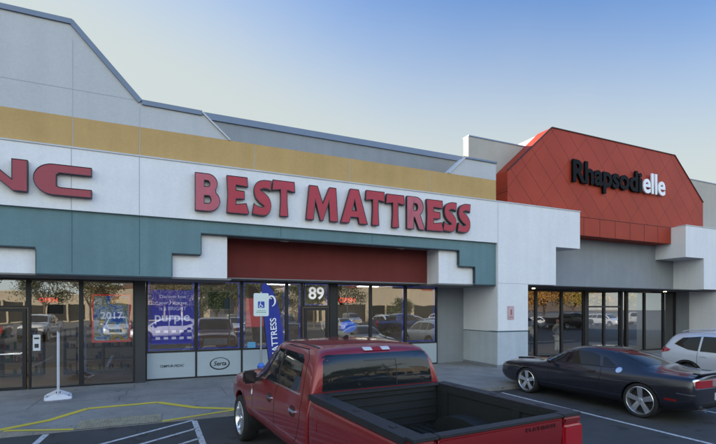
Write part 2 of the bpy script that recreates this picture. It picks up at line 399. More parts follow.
# teal trim, 10 cm behind the fascia
TY = FY+.09
steps = [(LX, 3.36), (-7.6, 3.36)]
teal = [(-4.9, 3.34), (-4.38, 3.34), (-4.38, 4.02), (-3.0, 4.02), (-3.0, 3.34), (.23, 3.34), (.23, 4.03), (1.02, 4.03), (1.02, 4.66), (10.27, 4.66), (10.27, 4.06), (11.02, 4.06), (11.02, 3.38), (11.86, 3.38), (11.86, 5.02), (-4.9, 5.02)]
teal = [(LX, 4.02), (-3.0, 4.02), (-3.0, 3.34)] + teal[5:-1] + [(LX, 5.02)]
t_ = MB(); t_.prism(teal, TY, TY+.14); bpart('teal_trim', t_, M_TEAL)
t_ = MB(); t_.box(11.862, 12.028, TY+.01, 14.6, 3.38, 5.02); bpart('teal_return', t_, M_TEAL)
# white stepped panels behind the trim
s_ = MB(); s_.prism([(LX, 3.34), (-3.002, 3.34), (-3.002, 4.1), (LX, 4.1)], TY+.141, 14.5)
bpart('stepped_panel', s_, M_WHITE)
s_ = MB(); s_.prism([(.1, 3.345), (1.78, 3.345), (1.78, 4.75), (.1, 4.75)], TY+.141, 14.62); bpart('stepped_panel', s_, M_WHITE)
s_ = MB(); s_.prism([(9.43, 3.385), (11.05, 3.385), (11.05, 4.75), (9.43, 4.75)], TY+.141, 14.62); bpart('stepped_panel', s_, M_WHITE)
s_ = MB(); s_.box(-3.0, .1, TY+.141, 14.6, 3.36, 4.9); s_.box(11.05, 11.86, TY+.141, 14.6, 3.40, 4.9); split(bpart, 'trim_backing', s_, M_TEAL)
# dark strips painted in as the shadow lines along the trim steps
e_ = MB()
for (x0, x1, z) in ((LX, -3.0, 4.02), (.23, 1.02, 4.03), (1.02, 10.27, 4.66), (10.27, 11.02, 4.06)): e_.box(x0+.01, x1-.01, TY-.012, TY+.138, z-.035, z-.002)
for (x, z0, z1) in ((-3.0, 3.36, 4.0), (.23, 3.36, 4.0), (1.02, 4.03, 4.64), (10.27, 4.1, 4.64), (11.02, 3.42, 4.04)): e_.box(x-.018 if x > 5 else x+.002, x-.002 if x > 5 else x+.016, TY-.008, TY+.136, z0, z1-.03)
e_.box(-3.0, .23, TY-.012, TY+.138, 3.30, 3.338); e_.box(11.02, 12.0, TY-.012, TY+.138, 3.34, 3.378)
split(bpart, 'trim_shadow_line', e_, M_DARK)
# soffits
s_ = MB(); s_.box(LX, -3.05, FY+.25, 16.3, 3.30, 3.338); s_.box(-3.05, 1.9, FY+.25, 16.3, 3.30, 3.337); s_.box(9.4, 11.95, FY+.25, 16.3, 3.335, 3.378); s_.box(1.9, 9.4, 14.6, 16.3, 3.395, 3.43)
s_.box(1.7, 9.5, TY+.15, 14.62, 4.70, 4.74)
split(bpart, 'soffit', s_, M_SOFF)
bpart('recessed_wall', MB().box(1.6, 9.6, 14.62, 14.85, 3.40, 4.9), M_REDW)
# ochre band with gabled parapet above it
PY = 13.8
par = [(LX, 7.54), (-9.26, 7.54), (-8.46, 8.26), (-6.86, 8.28), (-5.2, 10.1), (-2.2, 10.1), (-.54, 8.28), (1.06, 8.26), (1.86, 7.54)]
y_ = MB(); y_.box(LX, 12.13, PY, PY+.34, 6.6, 7.54); bpart('ochre_band', y_, M_YEL)
y_ = MB(); y_.prism([p_ for p_ in par[1:]] , PY, PY+.34)
bpart('gable_parapet', y_, M_GABLE)
y_ = MB(); y_.prism([(9.83, 7.542), (12.13, 7.542), (12.13, 8.25), (10.62, 8.25)], PY, PY+.34); bpart('end_parapet', y_, M_GABLE)
def coping(path, m, th=.13, y0=PY-.05, y1=PY+.40):
    mb = MB()
    for (a, b_) in zip(path[:-1], path[1:]):
        a, b_ = Vector(a), Vector(b_); n_ = Vector((-(b_-a).y, (b_-a).x)).normalized()
        if n_.y < 0: n_ = -n_
        dn = n_*th; tp_ = n_*.015
        mb.prism([tuple(a-dn*.85), tuple(b_-dn*.85), tuple(b_+tp_), tuple(a+tp_)], y0, y1)
    return mb
bpart('coping', coping([(-8.46, 8.26), (-6.86, 8.28)], M_CAP), M_CAP)
bpart('coping', coping([(-6.84, 8.29), (-5.2, 10.1)], M_CAP, y0=PY-.045, y1=PY+.395), M_CAP)
bpart('coping', coping([(-5.19, 10.11), (-2.21, 10.11)], M_CAP, .14), M_CAP)
bpart('coping', coping([(-2.2, 10.105), (-.54, 8.285)], M_CAP, .14, y0=PY-.045, y1=PY+.395), M_CAP)
bpart('coping', coping([(-.54, 8.29), (1.06, 8.27)], M_CAP, .14), M_CAP)
bpart('coping', coping([(10.62, 8.26), (12.15, 8.26)], M_CAP, .06), M_CAP)
bpart('coping', coping([(1.07, 8.25), (1.86, 7.55)], M_CAP, .03), mat('light flashing', (.5, .52, .56), .5))
bpart('coping', coping([(9.83, 7.55), (10.61, 8.25)], M_CAP, .03), MATS['light flashing'])
# control joints
j_ = MB()
for X in (-8.6, -5.4, -2.2, -.6): 
    j_.box(X-.008, X+.008, FY-.003, FY+.02, 5.03, 6.63)
    j_.box(X-.008, X+.008, PY-.003, PY+.02, 6.7, 9.6 if X in (-2.2, -5.4) else 8.1)
j_.box(-5.15, -.62, PY-.004, PY+.02, 8.27, 8.285)
for X in (2.6, 5.8, 9.0): j_.box(X-.008, X+.008, PY-.003, PY+.02, 6.7, 7.5)
for X in (12.05,): j_.box(X-.008, X+.008, FY-.003, FY+.02, 1.6, 6.6)
j_.box(12.06, 15.14, FY-.0035, FY+.02, 3.43, 3.445)
split(bpart, 'control_joint', j_, M_JOINT)
j_ = MB()
for X in (-2.2, -.6, 3.4, 6.6): j_.box(X-.008, X+.008, TY-.003, TY+.02, 3.38 if X < 0 else 4.7, 5.0)
split(bpart, 'control_joint', j_, M_JOINT2)
# roof, rear parapet, outer walls
bpart('roof', MB().box(LX, 12.0, 14.14, 40, 6.3, 6.6).box(12.0, 45, 15.4, 40, 6.3, 6.6), M_MEMB_GLARE)
bpart('rear_parapet', MB().box(-14, 12.9, 17, 17.35, 6.6, 9.55), M_GREYW)
bpart('rear_coping', MB().box(-14, 12.9, 16.93, 17.42, 9.36, 9.60), M_CAP)
bpart('side_wall', MB().box(10.6, 12.03, 15.75, 15.98, SH-.02, 3.4), M_GREYW)
split(bpart, 'outer_wall', MB().box(LX, -12, 15.5, 15.8, 0, 3.3).box(LX, 45, 39.7, 40, 0, 6.3).box(LX, LX+.3, 15.8, 39.7, 0, 6.3), M_GREYW)
# shop interiors
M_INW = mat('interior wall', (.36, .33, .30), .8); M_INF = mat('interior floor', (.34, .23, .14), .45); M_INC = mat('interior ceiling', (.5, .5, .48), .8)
i_ = MB(); i_.box(-12, 12.0, 22.5, 22.7, SH, 3.6); i_.box(-12.1, -12, 15.8, 22.7, SH, 3.6); i_.box(-.70, -.58, 15.78, 22.5, SH, 3.6); i_.box(11.8, 12.0, 16, 22.5, SH, 3.6)
split(bpart, 'interior_wall', i_, M_INW)
bpart('interior_floor', MB().box(-12, 11.8, 15.9, 22.5, SH-.06, SH+.002), M_INF)
bpart('ceiling', MB().box(-12, 12, 15.9, 22.5, 3.56, 3.6), M_INC)
M_LAMP = mat('lit ceiling panel and added light', (.8, .8, .8), .5, var=0, emit=(1, .90, .74), es=11)
for i in range(5):
    for j in range(2):
        bpart('ceiling_or_added_light', MB().box(-9.5+i*4.6, -8.4+i*4.6, 17.2+j*2.8, 17.4+j*2.8, 3.535, 3.558), M_LAMP)
# soffit lights below the long fascia
for X in (3.62, 7.95):
    w = MB(); w.box(X-.14, X+.14, 14.05, 14.2, 4.63, 4.70); w.box(X-.09, X+.1, 14.0, 14.05, 4.60, 4.64)
    bpart('soffit_lamp', w, mat('lamp housing', (.45, .42, .38), .5))

# storefronts: each window a part with its pane as sub-part
def window(x0, x1, y, z0, z1, gl=M_GLASS, fr=M_FRAME, w=.055, parent=bld, mull=(), dep=.11, name='window'):
    m_ = MB()
    m_.box(x0, x0+w, y, y+dep, z0, z1); m_.box(x1-w, x1, y, y+dep, z0, z1)
    m_.box(x0+w, x1-w, y+.002, y+dep-.002, z0, z0+w); m_.box(x0+w, x1-w, y+.002, y+dep-.002, z1-w, z1)
    for z in mull: m_.box(x0+w, x1-w, y+.003, y+dep-.003, z-.025, z+.025)
    fo = ABS(parent, m_.build(name, fr))
    dz = random.uniform(-.004, .004); dx = random.uniform(-.003, .003)
    gm = MB().add([(x0+w, y+.055+dx, z0+w), (x1-w, y+.055-dx, z0+w), (x1-w, y+.055-dx+dz, z1-w), (x0+w, y+.055+dx+dz, z1-w)], [(0, 1, 2, 3)])
    go = gm.build('pane', gl, fix=False); go.parent = fo
    return fo
GY, GLY = 15.6, 15.3
ZT = 3.42
# left shop (red letters above): door at the left, three panes
for (a, b_) in ((-11.2, -9.0), (-9.0, -7.0), (-7.0, -4.75)): window(a, b_, GLY, SH, 3.32)
window(-4.75, -3.52, GLY, 2.46, 3.32)
window(-3.52, -2.23, GLY, SH, 3.32); window(-2.23, -.80, GLY, SH, 3.32)
dr = window(-4.70, -3.57, GLY+.01, SH, 2.44, w=.09, name='door')
hb = MB().tube((-4.60, GLY-.05, 1.15), (-3.68, GLY-.05, 1.15), .018); o = hb.build('push_bar', M_CHROME); o.parent = dr
bpart('party_pillar', MB().box(-.795, -.51, GLY-.02, 15.9, SH-.02, 3.34), mat('dark bronze cladding', (.03, .032, .036), .5))
# middle shop
zs = 1.0
cells = [(-.5, 1.01), (1.01, 2.50), (2.50, 4.10)]
for (a, b_) in cells:
    window(a, b_, GY, zs, ZT)
window(4.10, 4.70, GY, zs, ZT)
window(4.72, 5.75, GY, 2.5, ZT)
dr2 = window(4.76, 5.71, GY+.01, SH, 2.47, w=.10, name='door')
o = MB().tube((4.86, GY-.05, 1.15), (5.61, GY-.05, 1.15), .018).build('push_bar', M_CHROME); o.parent = dr2
bpart('door_post', MB().box(5.76, 6.02, GY-.01, GY+.13, SH, ZT), M_FRAME)
for (a, b_) in ((6.03, 7.47), (7.47, 9.05), (9.05, 10.58)): window(a, b_, GY, zs, ZT)
for (a, b_) in cells+[(4.10, 4.70), (6.03, 7.47), (7.47, 9.05), (9.05, 10.58)]:
    q = ABS(bld, MB().box(a+.03, b_-.03, GY+.02, GY+.09, SH+.05, zs-.01).build('spandrel', M_SPAN))
    k_ = MB(); k_.box(a, a+.03, GY, GY+.11, SH, zs); k_.box(b_-.03, b_, GY, GY+.11, SH, zs); k_.box(a+.03, b_-.03, GY+.002, GY+.10, SH-.01, SH+.05)
    k_.build('spandrel_frame', M_FRAME).parent = q
# blue light strips round the panes of the middle shop
M_LED = mat('blue light strip', (.03, .05, .3), .5, var=0, emit=(.08, .13, .9), es=.15)
for (a, b_) in cells+[(4.10, 4.70), (6.03, 9.05), (9.05, 10.58)]:
    s_ = MB(); y0 = GY+.13; w_ = .035
    s_.box(a+.06, b_-.06, y0, y0+.02, zs+.07, zs+.07+w_); s_.box(a+.06, b_-.06, y0, y0+.02, ZT-.10, ZT-.10+w_*.6)
    s_.box(a+.07, a+.07+w_, y0+.001, y0+.021, zs+.11, ZT-.11); s_.box(b_-.07-w_, b_-.07, y0+.001, y0+.021, zs+.11, ZT-.11)
    split(bpart, 'light_strip', s_, M_LED)
s_ = MB(); s_.box(4.80, 5.67, GY+.13, GY+.15, 2.57, 2.60); s_.box(4.80, 5.67, GY+.13, GY+.15, 3.33, 3.36); s_.box(4.80, 4.83, GY+.131, GY+.151, 2.60, 3.33); s_.box(5.64, 5.67, GY+.131, GY+.151, 2.60, 3.33)
split(bpart, 'light_strip', s_, M_LED)
M_WTL = mat('glowing white lettering', (.7, .7, .75), .5, var=0, emit=(.8, .8, 1), es=.22)  # lettering given an added glow to match the poster
M_WT = mat('white vinyl lettering', (.8, .8, .82), .5, var=0); M_BT = mat('black vinyl lettering', (.02, .025, .03), .5, var=0)
o = text_obj('street_number', '89', .62, mat('white street number', (.8, .8, .8), .5, var=0, emit=(1, 1, 1), es=.12), (0, 0, 0), None, .003, .012); o.location = Vector((5.22, GY-.01, 2.80)) - bld.location; o.parent = bld
def flat_text(s, size, m, x, y, z, parent, **k):
    o = text_obj('lettering', s, size, m, (0, 0, 0), None, **k); o.location = Vector((x, y, z)) - Vector(parent.location if parent.parent is None else (parent.matrix_basis.translation + Vector(parent.parent.location))); o.parent = parent; return o
# spandrel lettering (decals of the shop)
flat_text('TEMPUR-PEDIC', .115, M_BT, .26, GY+.012, .52, bld, ext=.001, bold=.001, shear=.2, sx=.95)
flat_text('Serta', .20, M_BT, 1.77, GY+.012, .50, bld, ext=.001, bold=.004, shear=.25)
rg = MB(); pts = []
for k in range(40):
    t = 2*math.pi*k/40; pts.append((1.77+.33*math.cos(t), .56+.21*math.sin(t)))
inn = [(1.77+(.29)*math.cos(2*math.pi*k/40), .57+.18*math.sin(2*math.pi*k/40)) for k in range(40)]
rg.prism(pts, GY+.011, GY+.016, holes=[inn]); bpart('oval_emblem', rg, M_BT)

# ------------------------------------------------------------------ posters and window signs
def poster(name, x0, x1, z0, z1, y, m, label, cat, border=None, bw=.05):
    r = empty(name, ((x0+x1)/2, y, z0), label, cat)
    ABS(r, MB().box(x0, x1, y, y+.012, z0, z1).build('sheet', m))
    if border:
        b_ = MB(); b_.box(x0-bw, x0, y-.004, y+.016, z0-bw, z1+bw); b_.box(x1, x1+bw, y-.004, y+.016, z0-bw, z1+bw)
        b_.box(x0, x1, y-.003, y+.015, z1, z1+bw); b_.box(x0, x1, y-.003, y+.015, z0-bw, z0)
        ABS(r, b_.build('border', border))
    return r
M_PURP = mat('violet poster print', (.04, .04, .24), .5, var=.15, vs=1.2, emit=(.05, .05, .36), es=.30)  # print glows by itself so it shows through the reflections
pp = poster('window_poster', -.36, .93, 1.26, 3.05, GY+.17, M_PURP, 'violet blue glowing window poster with white lettering, left of the shop windows', 'poster')
for s, z, sz in (('Discover how', 2.78, .15), ('your Mattress', 2.58, .155), ('is a BRIGHT', 2.38, .17)): flat_text(s, sz, M_WTL, .30, GY+.160, z, pp, ext=.001, sx=.95)
flat_text('purple', .42, M_WTL, .28, GY+.160, 2.02, pp, ext=.001, bold=.006)
ic = MB()
for i in range(5):
    for j in range(2): ic.box(-.22+i*.24, -.09+i*.24, GY+.162, GY+.168, 1.42+j*.22, 1.50+j*.22)
ABS(pp, ic.build('print_icon', M_WTL))
M_ART = bpy.data.materials.new('colourful poster print'); N, L, b = nodes(M_ART)
tc = N.new('ShaderNodeTexCoord'); n1 = N.new('ShaderNodeTexNoise'); n1.inputs['Scale'].default_value = 3.2; n1.inputs['Detail'].default_value = 5; n1.inputs['Distortion'].default_value = 1.2
cr = N.new('ShaderNodeValToRGB'); e = cr.color_ramp.elements
e[0].position = .33; e[0].color = (.03, .08, .45, 1); e[1].position = .72; e[1].color = (.5, .12, .08, 1)
for ps, c in ((.42, (.08, .25, .6)), (.48, (.55, .6, .65)), (.54, (.06, .2, .3)), (.6, (.6, .45, .12))):
    q = e.new(ps); q.color = (*c, 1)
L.new(tc.outputs['Object'], n1.inputs[0]); L.new(n1.outputs[0], cr.inputs[0]); L.new(cr.outputs[0], b.inputs['Base Color'])
L.new(cr.outputs[0], b.inputs['Emission Color']); b.inputs['Emission Strength'].default_value = .12  # faint glow added to the print
rp = poster('window_poster', -1.93, -.97, 1.45, 2.82, GLY+.17, M_ART, 'red bordered poster of blue and orange splashes behind glass in the left shop', 'poster', mat('red border', (.5, .05, .05), .5, var=0, emit=(.8, .05, .05), es=.18))  # border has an added glow as well
flat_text('2017', .30, M_WTL, -1.45, GLY+.160, 2.12, rp, ext=.001, bold=.005)
np_ = poster('notice', -3.42, -3.24, 1.22, 1.68, GLY+.04, mat('white paper notice', (.65, .67, .72), .7, var=.1), 'small white paper notice taped on glass beside the left shop door', 'notice')
ABS(np_, MB().box(-3.38, -3.28, GLY+.034, GLY+.039, 1.3, 1.42).box(-3.39, -3.27, GLY+.034, GLY+.039, 1.55, 1.6).build('print', M_BT))
M_NEON = mat('red neon', (.5, .02, .01), .5, var=0, emit=(1, .06, .03), es=.5)
ns = empty('open_sign', (-3.0, GLY+.3, 2.55), 'small red lit word sign on a dark box in the left shop window', 'sign')
ABS(ns, MB().box(-3.12, -2.72, GLY+.13, GLY+.3, 2.28, 2.93).build('sign_box', M_BLACK, bevel=.02))
flat_text('OPEN', .18, M_NEON, -3.06, GLY+.11, 2.62, ns, ext=.004, bold=.003)
ns = empty('open_sign', (6.5, GY+.25, 2.7), 'orange red lit open sign in the window right of the shop door', 'sign')
ABS(ns, MB().box(6.2, 6.95, GY+.28, GY+.33, 2.58, 2.96).build('backing', M_BLACK))
flat_text('OPEN', .27, M_NEON, 6.57, GY+.26, 2.67, ns, ext=.006, bold=.006)
poster('window_poster', 2.68, 3.3, 1.78, 2.80, GY+.2, mat('pale red poster', (.45, .12, .11), .5, var=.4, vs=5, emit=(.5, .12, .12), es=.3), 'faded red poster behind the glass, left of the blue feather flag', 'poster')  # glow added so the print shows behind the glass
gp = poster('window_poster', 1.40, 2.12, 2.42, 3.0, GY+.2, mat('dark green poster', (.03, .09, .07), .4, var=.4, vs=4), 'green and white framed picture hanging high behind the shop glass', 'poster', mat('pale frame', (.55, .58, .58), .5, var=0), .035)
bs_ = poster('notice', 2.70, 2.98, 1.05, 1.26, GY+.04, mat('light blue sticker', (.12, .38, .62), .5, var=.15), 'small light blue sticker at the bottom of the shop glass', 'notice')
poster('window_poster', 2.25, 2.46, 2.72, 2.95, GY+.21, mat('orange card', (.55, .30, .05), .5, var=.2), 'little orange card hanging in the shop window', 'poster')
# display cushion and bed seen through the glass
cu = MB(); prof = []
def blob(cx, cy, cz, rx, ry, rz, n=14, k=9):
    vs = []; fs = []
    for j in range(k+1):
        ph = math.pi*j/k
        for i in range(n):
            t = 2*math.pi*i/n; vs.append((cx+rx*math.sin(ph)*math.cos(t), cy+ry*math.sin(ph)*math.sin(t), cz+rz*math.cos(ph)))
    for j in range(k):
        for i in range(n): fs.append((j*n+i, j*n+(i+1) % n, (j+1)*n+(i+1) % n, (j+1)*n+i))
    return vs, fs
cu.add(*blob(6.75, 16.2, 1.72, .36, .22, .24))
cushion = tag(cu.build('cushion', mat('bright blue fabric', (.01, .12, .75), .6, var=.1, emit=(.01, .12, .8), es=.25), smooth=60), 'bright blue rounded cushion on a bed behind the glass', 'cushion')  # fabric given a glow of its own, no lamp inside
def bed(x, y, label):
    r = empty('display_bed', (x, y, SH), label, 'bed', 'display beds inside the mattress shop')
    ABS(r, MB().box(x-.75, x+.75, y-.95, y+.95, SH, SH+.32).build('bed_base', M_BLACK, bevel=.02))
    ABS(r, MB().box(x-.76, x+.76, y-.97, y+.97, SH+.325, SH+.66).build('mattress', mat('mattress ticking', (.62, .62, .66), .8), bevel=.06))
    ABS(r, MB().box(x-.62, x-.05, y+.45, y+.85, SH+.66, SH+.80).box(x+.05, x+.62, y+.45, y+.85, SH+.66, SH+.80).build('pillow', mat('pillow', (.7, .7, .72), .8), bevel=.06))
    return r
bed(1.4, 18.2, 'white display bed behind the left panes of the mattress shop'); bed(3.6, 18.6, 'white display bed in the middle of the mattress shop, left of the door')
bed(7.2, 18.0, 'white display bed right of the shop door'); bed(9.4, 18.3, 'white display bed nearest the grey side wall')
# shelves in the left shop
for k, (x, lab) in enumerate(((-4.4, 'product shelf seen through the glass door'), (-2.6, 'product shelf behind the middle pane of the left shop'), (-1.4, 'product shelf low behind the red bordered poster'))):
    r = empty('shelf_unit', (x, 18.5, SH), lab, 'shelf', 'shelves inside the left shop')
    s_ = MB(); s_.box(x-.6, x-.57, 18.3, 18.7, SH, 1.7); s_.box(x+.57, x+.6, 18.3, 18.7, SH, 1.7)
    for j in range(4): s_.box(x-.57, x+.57, 18.3, 18.7, SH+.05+j*.42, SH+.08+j*.42)
    ABS(r, s_.build('rack', mat('shelf board', (.16, .13, .11), .6)))
    for c, col in enumerate(((.5, .08, .05), (.06, .12, .4), (.6, .58, .55), (.05, .2, .08))):
        t_ = MB()
        for j in range(4):
            for i in range(11):
                if (i*5+j*3+k+(i*j) % 3) % 6 == c: t_.tube((x-.5+i*.1, 18.4, SH+.082+j*.42), (x-.5+i*.1, 18.4, SH+.20+j*.42+.045*((i*7+j*5) % 4)), .03+.006*((i+j) % 4), n=8)
        o = ABS(r, t_.build('product_jars', mat('jar colour %d' % c, tuple(v*.55 for v in col), .5, var=.3))); o['kind'] = 'stuff'

# ------------------------------------------------------------------ neighbouring shop building with red canopy sign
nb = empty('canopy_shop_building', (20, 15.2, 0), 'shop building with large red metal panelled sign canopy, grey wall and dark storefront', 'shop building')
def npart(name, mb, m, **k): return ABS(nb, mb.build(name, m, **k))
WY = 15.1
npart('front_wall', MB().box(13.62, 27.1, WY, WY+.25, 3.42, 7.0), M_GREYW)
npart('upper_wall', MB().box(11.8, 45, WY+.002, WY+.35, 6.70, 9.72), mat('cream grey stucco', (.43, .40, .35), .9, spec=.15, var=.08, vs=.8, bump=.35, bs=90, streak=.04))
npart('upper_coping', MB().box(11.79, 45, WY-.02, WY+.37, 9.72, 9.77), M_CAP)
# red canopy
M_CAN = bpy.data.materials.new('red metal cladding'); N, L, b = nodes(M_CAN)
tc = N.new('ShaderNodeTexCoord'); sp_ = N.new('ShaderNodeSeparateXYZ'); L.new(tc.outputs['Object'], sp_.inputs[0])
def seam(expr_a, expr_b, pitch, w):
    a = N.new('ShaderNodeMath'); a.operation = 'MULTIPLY_ADD'; a.inputs[1].default_value = expr_b
    L.new(sp_.outputs['Z'], a.inputs[0]); L.new(sp_.outputs['X'], a.inputs[2])
    m1 = N.new('ShaderNodeMath'); m1.operation = 'PINGPONG'; m1.inputs[1].default_value = pitch/2; L.new(a.outputs[0], m1.inputs[0])
    m2 = N.new('ShaderNodeMapRange'); m2.inputs[1].default_value = w*.4; m2.inputs[2].default_value = w; L.new(m1.outputs[0], m2.inputs[0])
    return m2.outputs[0]
s1 = seam(1, .92, 1.05, .022); s2 = seam(1, -.92, 2.1, .010)
mn = N.new('ShaderNodeMath'); mn.operation = 'MINIMUM'; L.new(s1, mn.inputs[0]); L.new(s2, mn.inputs[1])
n1 = N.new('ShaderNodeTexNoise'); n1.inputs['Scale'].default_value = .5; n1.inputs['Detail'].default_value = 7; L.new(tc.outputs['Object'], n1.inputs[0])
cr = N.new('ShaderNodeValToRGB'); cr.color_ramp.elements[0].position = .3; cr.color_ramp.elements[0].color = (.30, .037, .017, 1)
cr.color_ramp.elements[1].position = .7; cr.color_ramp.elements[1].color = (.37, .048, .023, 1); L.new(n1.outputs[0], cr.inputs[0])
mx = N.new('ShaderNodeMix'); mx.data_type = 'RGBA'; mx.inputs[6].default_value = (.16, .026, .017, 1); L.new(mn.outputs[0], mx.inputs[0]); L.new(cr.outputs[0], mx.inputs[7])
L.new(mx.outputs[2], b.inputs['Base Color']); b.inputs['Roughness'].default_value = .6; b.inputs['Specular IOR Level'].default_value = .2
bp = N.new('ShaderNodeBump'); bp.inputs['Strength'].default_value = .8; bp.inputs['Distance'].default_value = .01; L.new(mn.outputs[0], bp.inputs['Height']); L.new(bp.outputs[0], b.inputs['Normal'])
RP = [(13.18, 5.8), (26.9, 5.8), (26.9, 8.22), (24.42, 10.44), (15.70, 10.44), (13.18, 8.22)]
c_ = MB(); c_.prism([(13.18, 6.64), (26.9, 6.64), (26.9, 8.22), (24.42, 10.44), (15.70, 10.44), (13.18, 8.22)], 14.3, WY)
npart('canopy', c_, M_CAN)
M_CAN2 = mat('red metal fascia strip', (.335, .043, .02), .6, spec=.2, var=.12)
npart('canopy_lower_band', MB().box(16.62, 24.08, 14.285, WY, 5.8, 6.635), M_CAN2)
v_ = MB()
for i in range(1, 7): X = 16.62+i*1.066; v_.box(X-.01, X+.01, 14.279, 14.29, 5.81, 6.62)
v_.box(16.62, 24.08, 14.275, 14.30, 6.625, 6.645)
split(npart, 'panel_joint', v_, mat('dark red joint', (.05, .012, .012), .8, var=0))
e_ = MB(); pa = [(13.18, 8.22), (15.70, 10.44), (24.42, 10.44), (26.9, 8.22)]
for a, b_ in zip(pa[:-1], pa[1:]):
    a, b_ = Vector(a), Vector(b_); n_ = Vector((-(b_-a).y, (b_-a).x)).normalized()
    e_.prism([tuple(a-n_*.02), tuple(b_-n_*.02), tuple(b_+n_*.025), tuple(a+n_*.025)], 14.27, 14.34)
npart('canopy_edge', e_, MATS['dark red joint'])
npart('canopy_glare_back', MB().prism([(13.6, 6.7), (26.5, 6.7), (26.5, 8.5), (24.38, 10.40), (15.74, 10.40), (13.6, 8.5)], WY+.36, 18.0), M_MEMB_GLARE)  # pale colour stands for sun glare on the canopy's slanted face
npart('canopy_glare_front', MB().prism([(15.0, 9.78), (25.12, 9.78), (24.38, 10.40), (15.74, 10.40)], WY+.001, WY+.359), M_MEMB_GLARE)  # same painted glare, just above the wall top
# right stepped wing
w_ = MB(); w_.prism([(24.12, 5.05), (25.66, 5.05), (25.66, 3.44), (27.1, 3.44), (27.1, SH-.02), (45, SH-.02), (45, 6.64), (24.12, 6.64)], FY, WY+.002)
npart('stepped_wing', w_, M_WHITE)
npart('wing_coping', MB().box(24.10, 45, FY-.025, 14.0, 6.642, 6.68), MATS['pale coping'])
npart('return_wall', MB().box(27.1, 27.3, WY+.01, 16.4, SH-.02, 6.3), M_GREYW)
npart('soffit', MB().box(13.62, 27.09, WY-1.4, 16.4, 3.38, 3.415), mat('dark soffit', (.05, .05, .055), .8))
for X in (15.6, 25.2):
    npart('soffit_downlight', MB().tube((X, 15.25, 3.36), (X, 15.25, 3.385), .07), mat('warm lit lamp', (.8, .7, .5), .5, var=0, emit=(1, .75, .4), es=7))
RGY = 15.8
for i, (a, b_) in enumerate(((13.62, 15.1), (15.1, 16.35), (16.35, 18.05), (18.05, 19.6), (19.85, 21.1), (21.1, 22.35), (22.9, 24.35), (24.35, 26.0), (26.0, 27.08))):
    ABS(nb, window(a, b_, RGY, SH, 3.38, gl=M_GLASS2, w=.07, parent=nb, mull=()))
    pass
split(npart, 'door_post', MB().box(19.6, 19.85, RGY-.03, RGY+.12, SH, 3.38).box(22.36, 22.5, RGY-.03, RGY+.12, SH, 3.38).box(22.76, 22.9, RGY-.03, RGY+.12, SH, 3.38), M_FRAME)
npart('door_header', MB().box(19.87, 22.34, RGY-.02, RGY+.1, 2.5, 2.58), M_FRAME)
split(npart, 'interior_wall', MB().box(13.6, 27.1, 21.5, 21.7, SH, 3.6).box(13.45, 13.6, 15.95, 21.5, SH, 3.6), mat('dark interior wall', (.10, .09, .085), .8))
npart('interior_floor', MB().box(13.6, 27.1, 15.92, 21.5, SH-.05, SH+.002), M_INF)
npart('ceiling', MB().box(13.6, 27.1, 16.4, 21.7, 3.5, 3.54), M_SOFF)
for i in range(4):
    for j in (0, 1): npart('ceiling_or_added_light', MB().box(14.6+i*3.2, 14.9+i*3.2, 16.5+j*2, 16.8+j*2, 3.48, 3.499), M_LAMP)  # lights added near the window to brighten the mannequins
split(npart, 'interior_rail', MB().box(14.0, 19.5, 16.28, 16.32, .78, .82).box(14.0, 19.5, 16.28, 16.32, SH, SH+.1), mat('grey rail', (.3, .3, .3), .4))

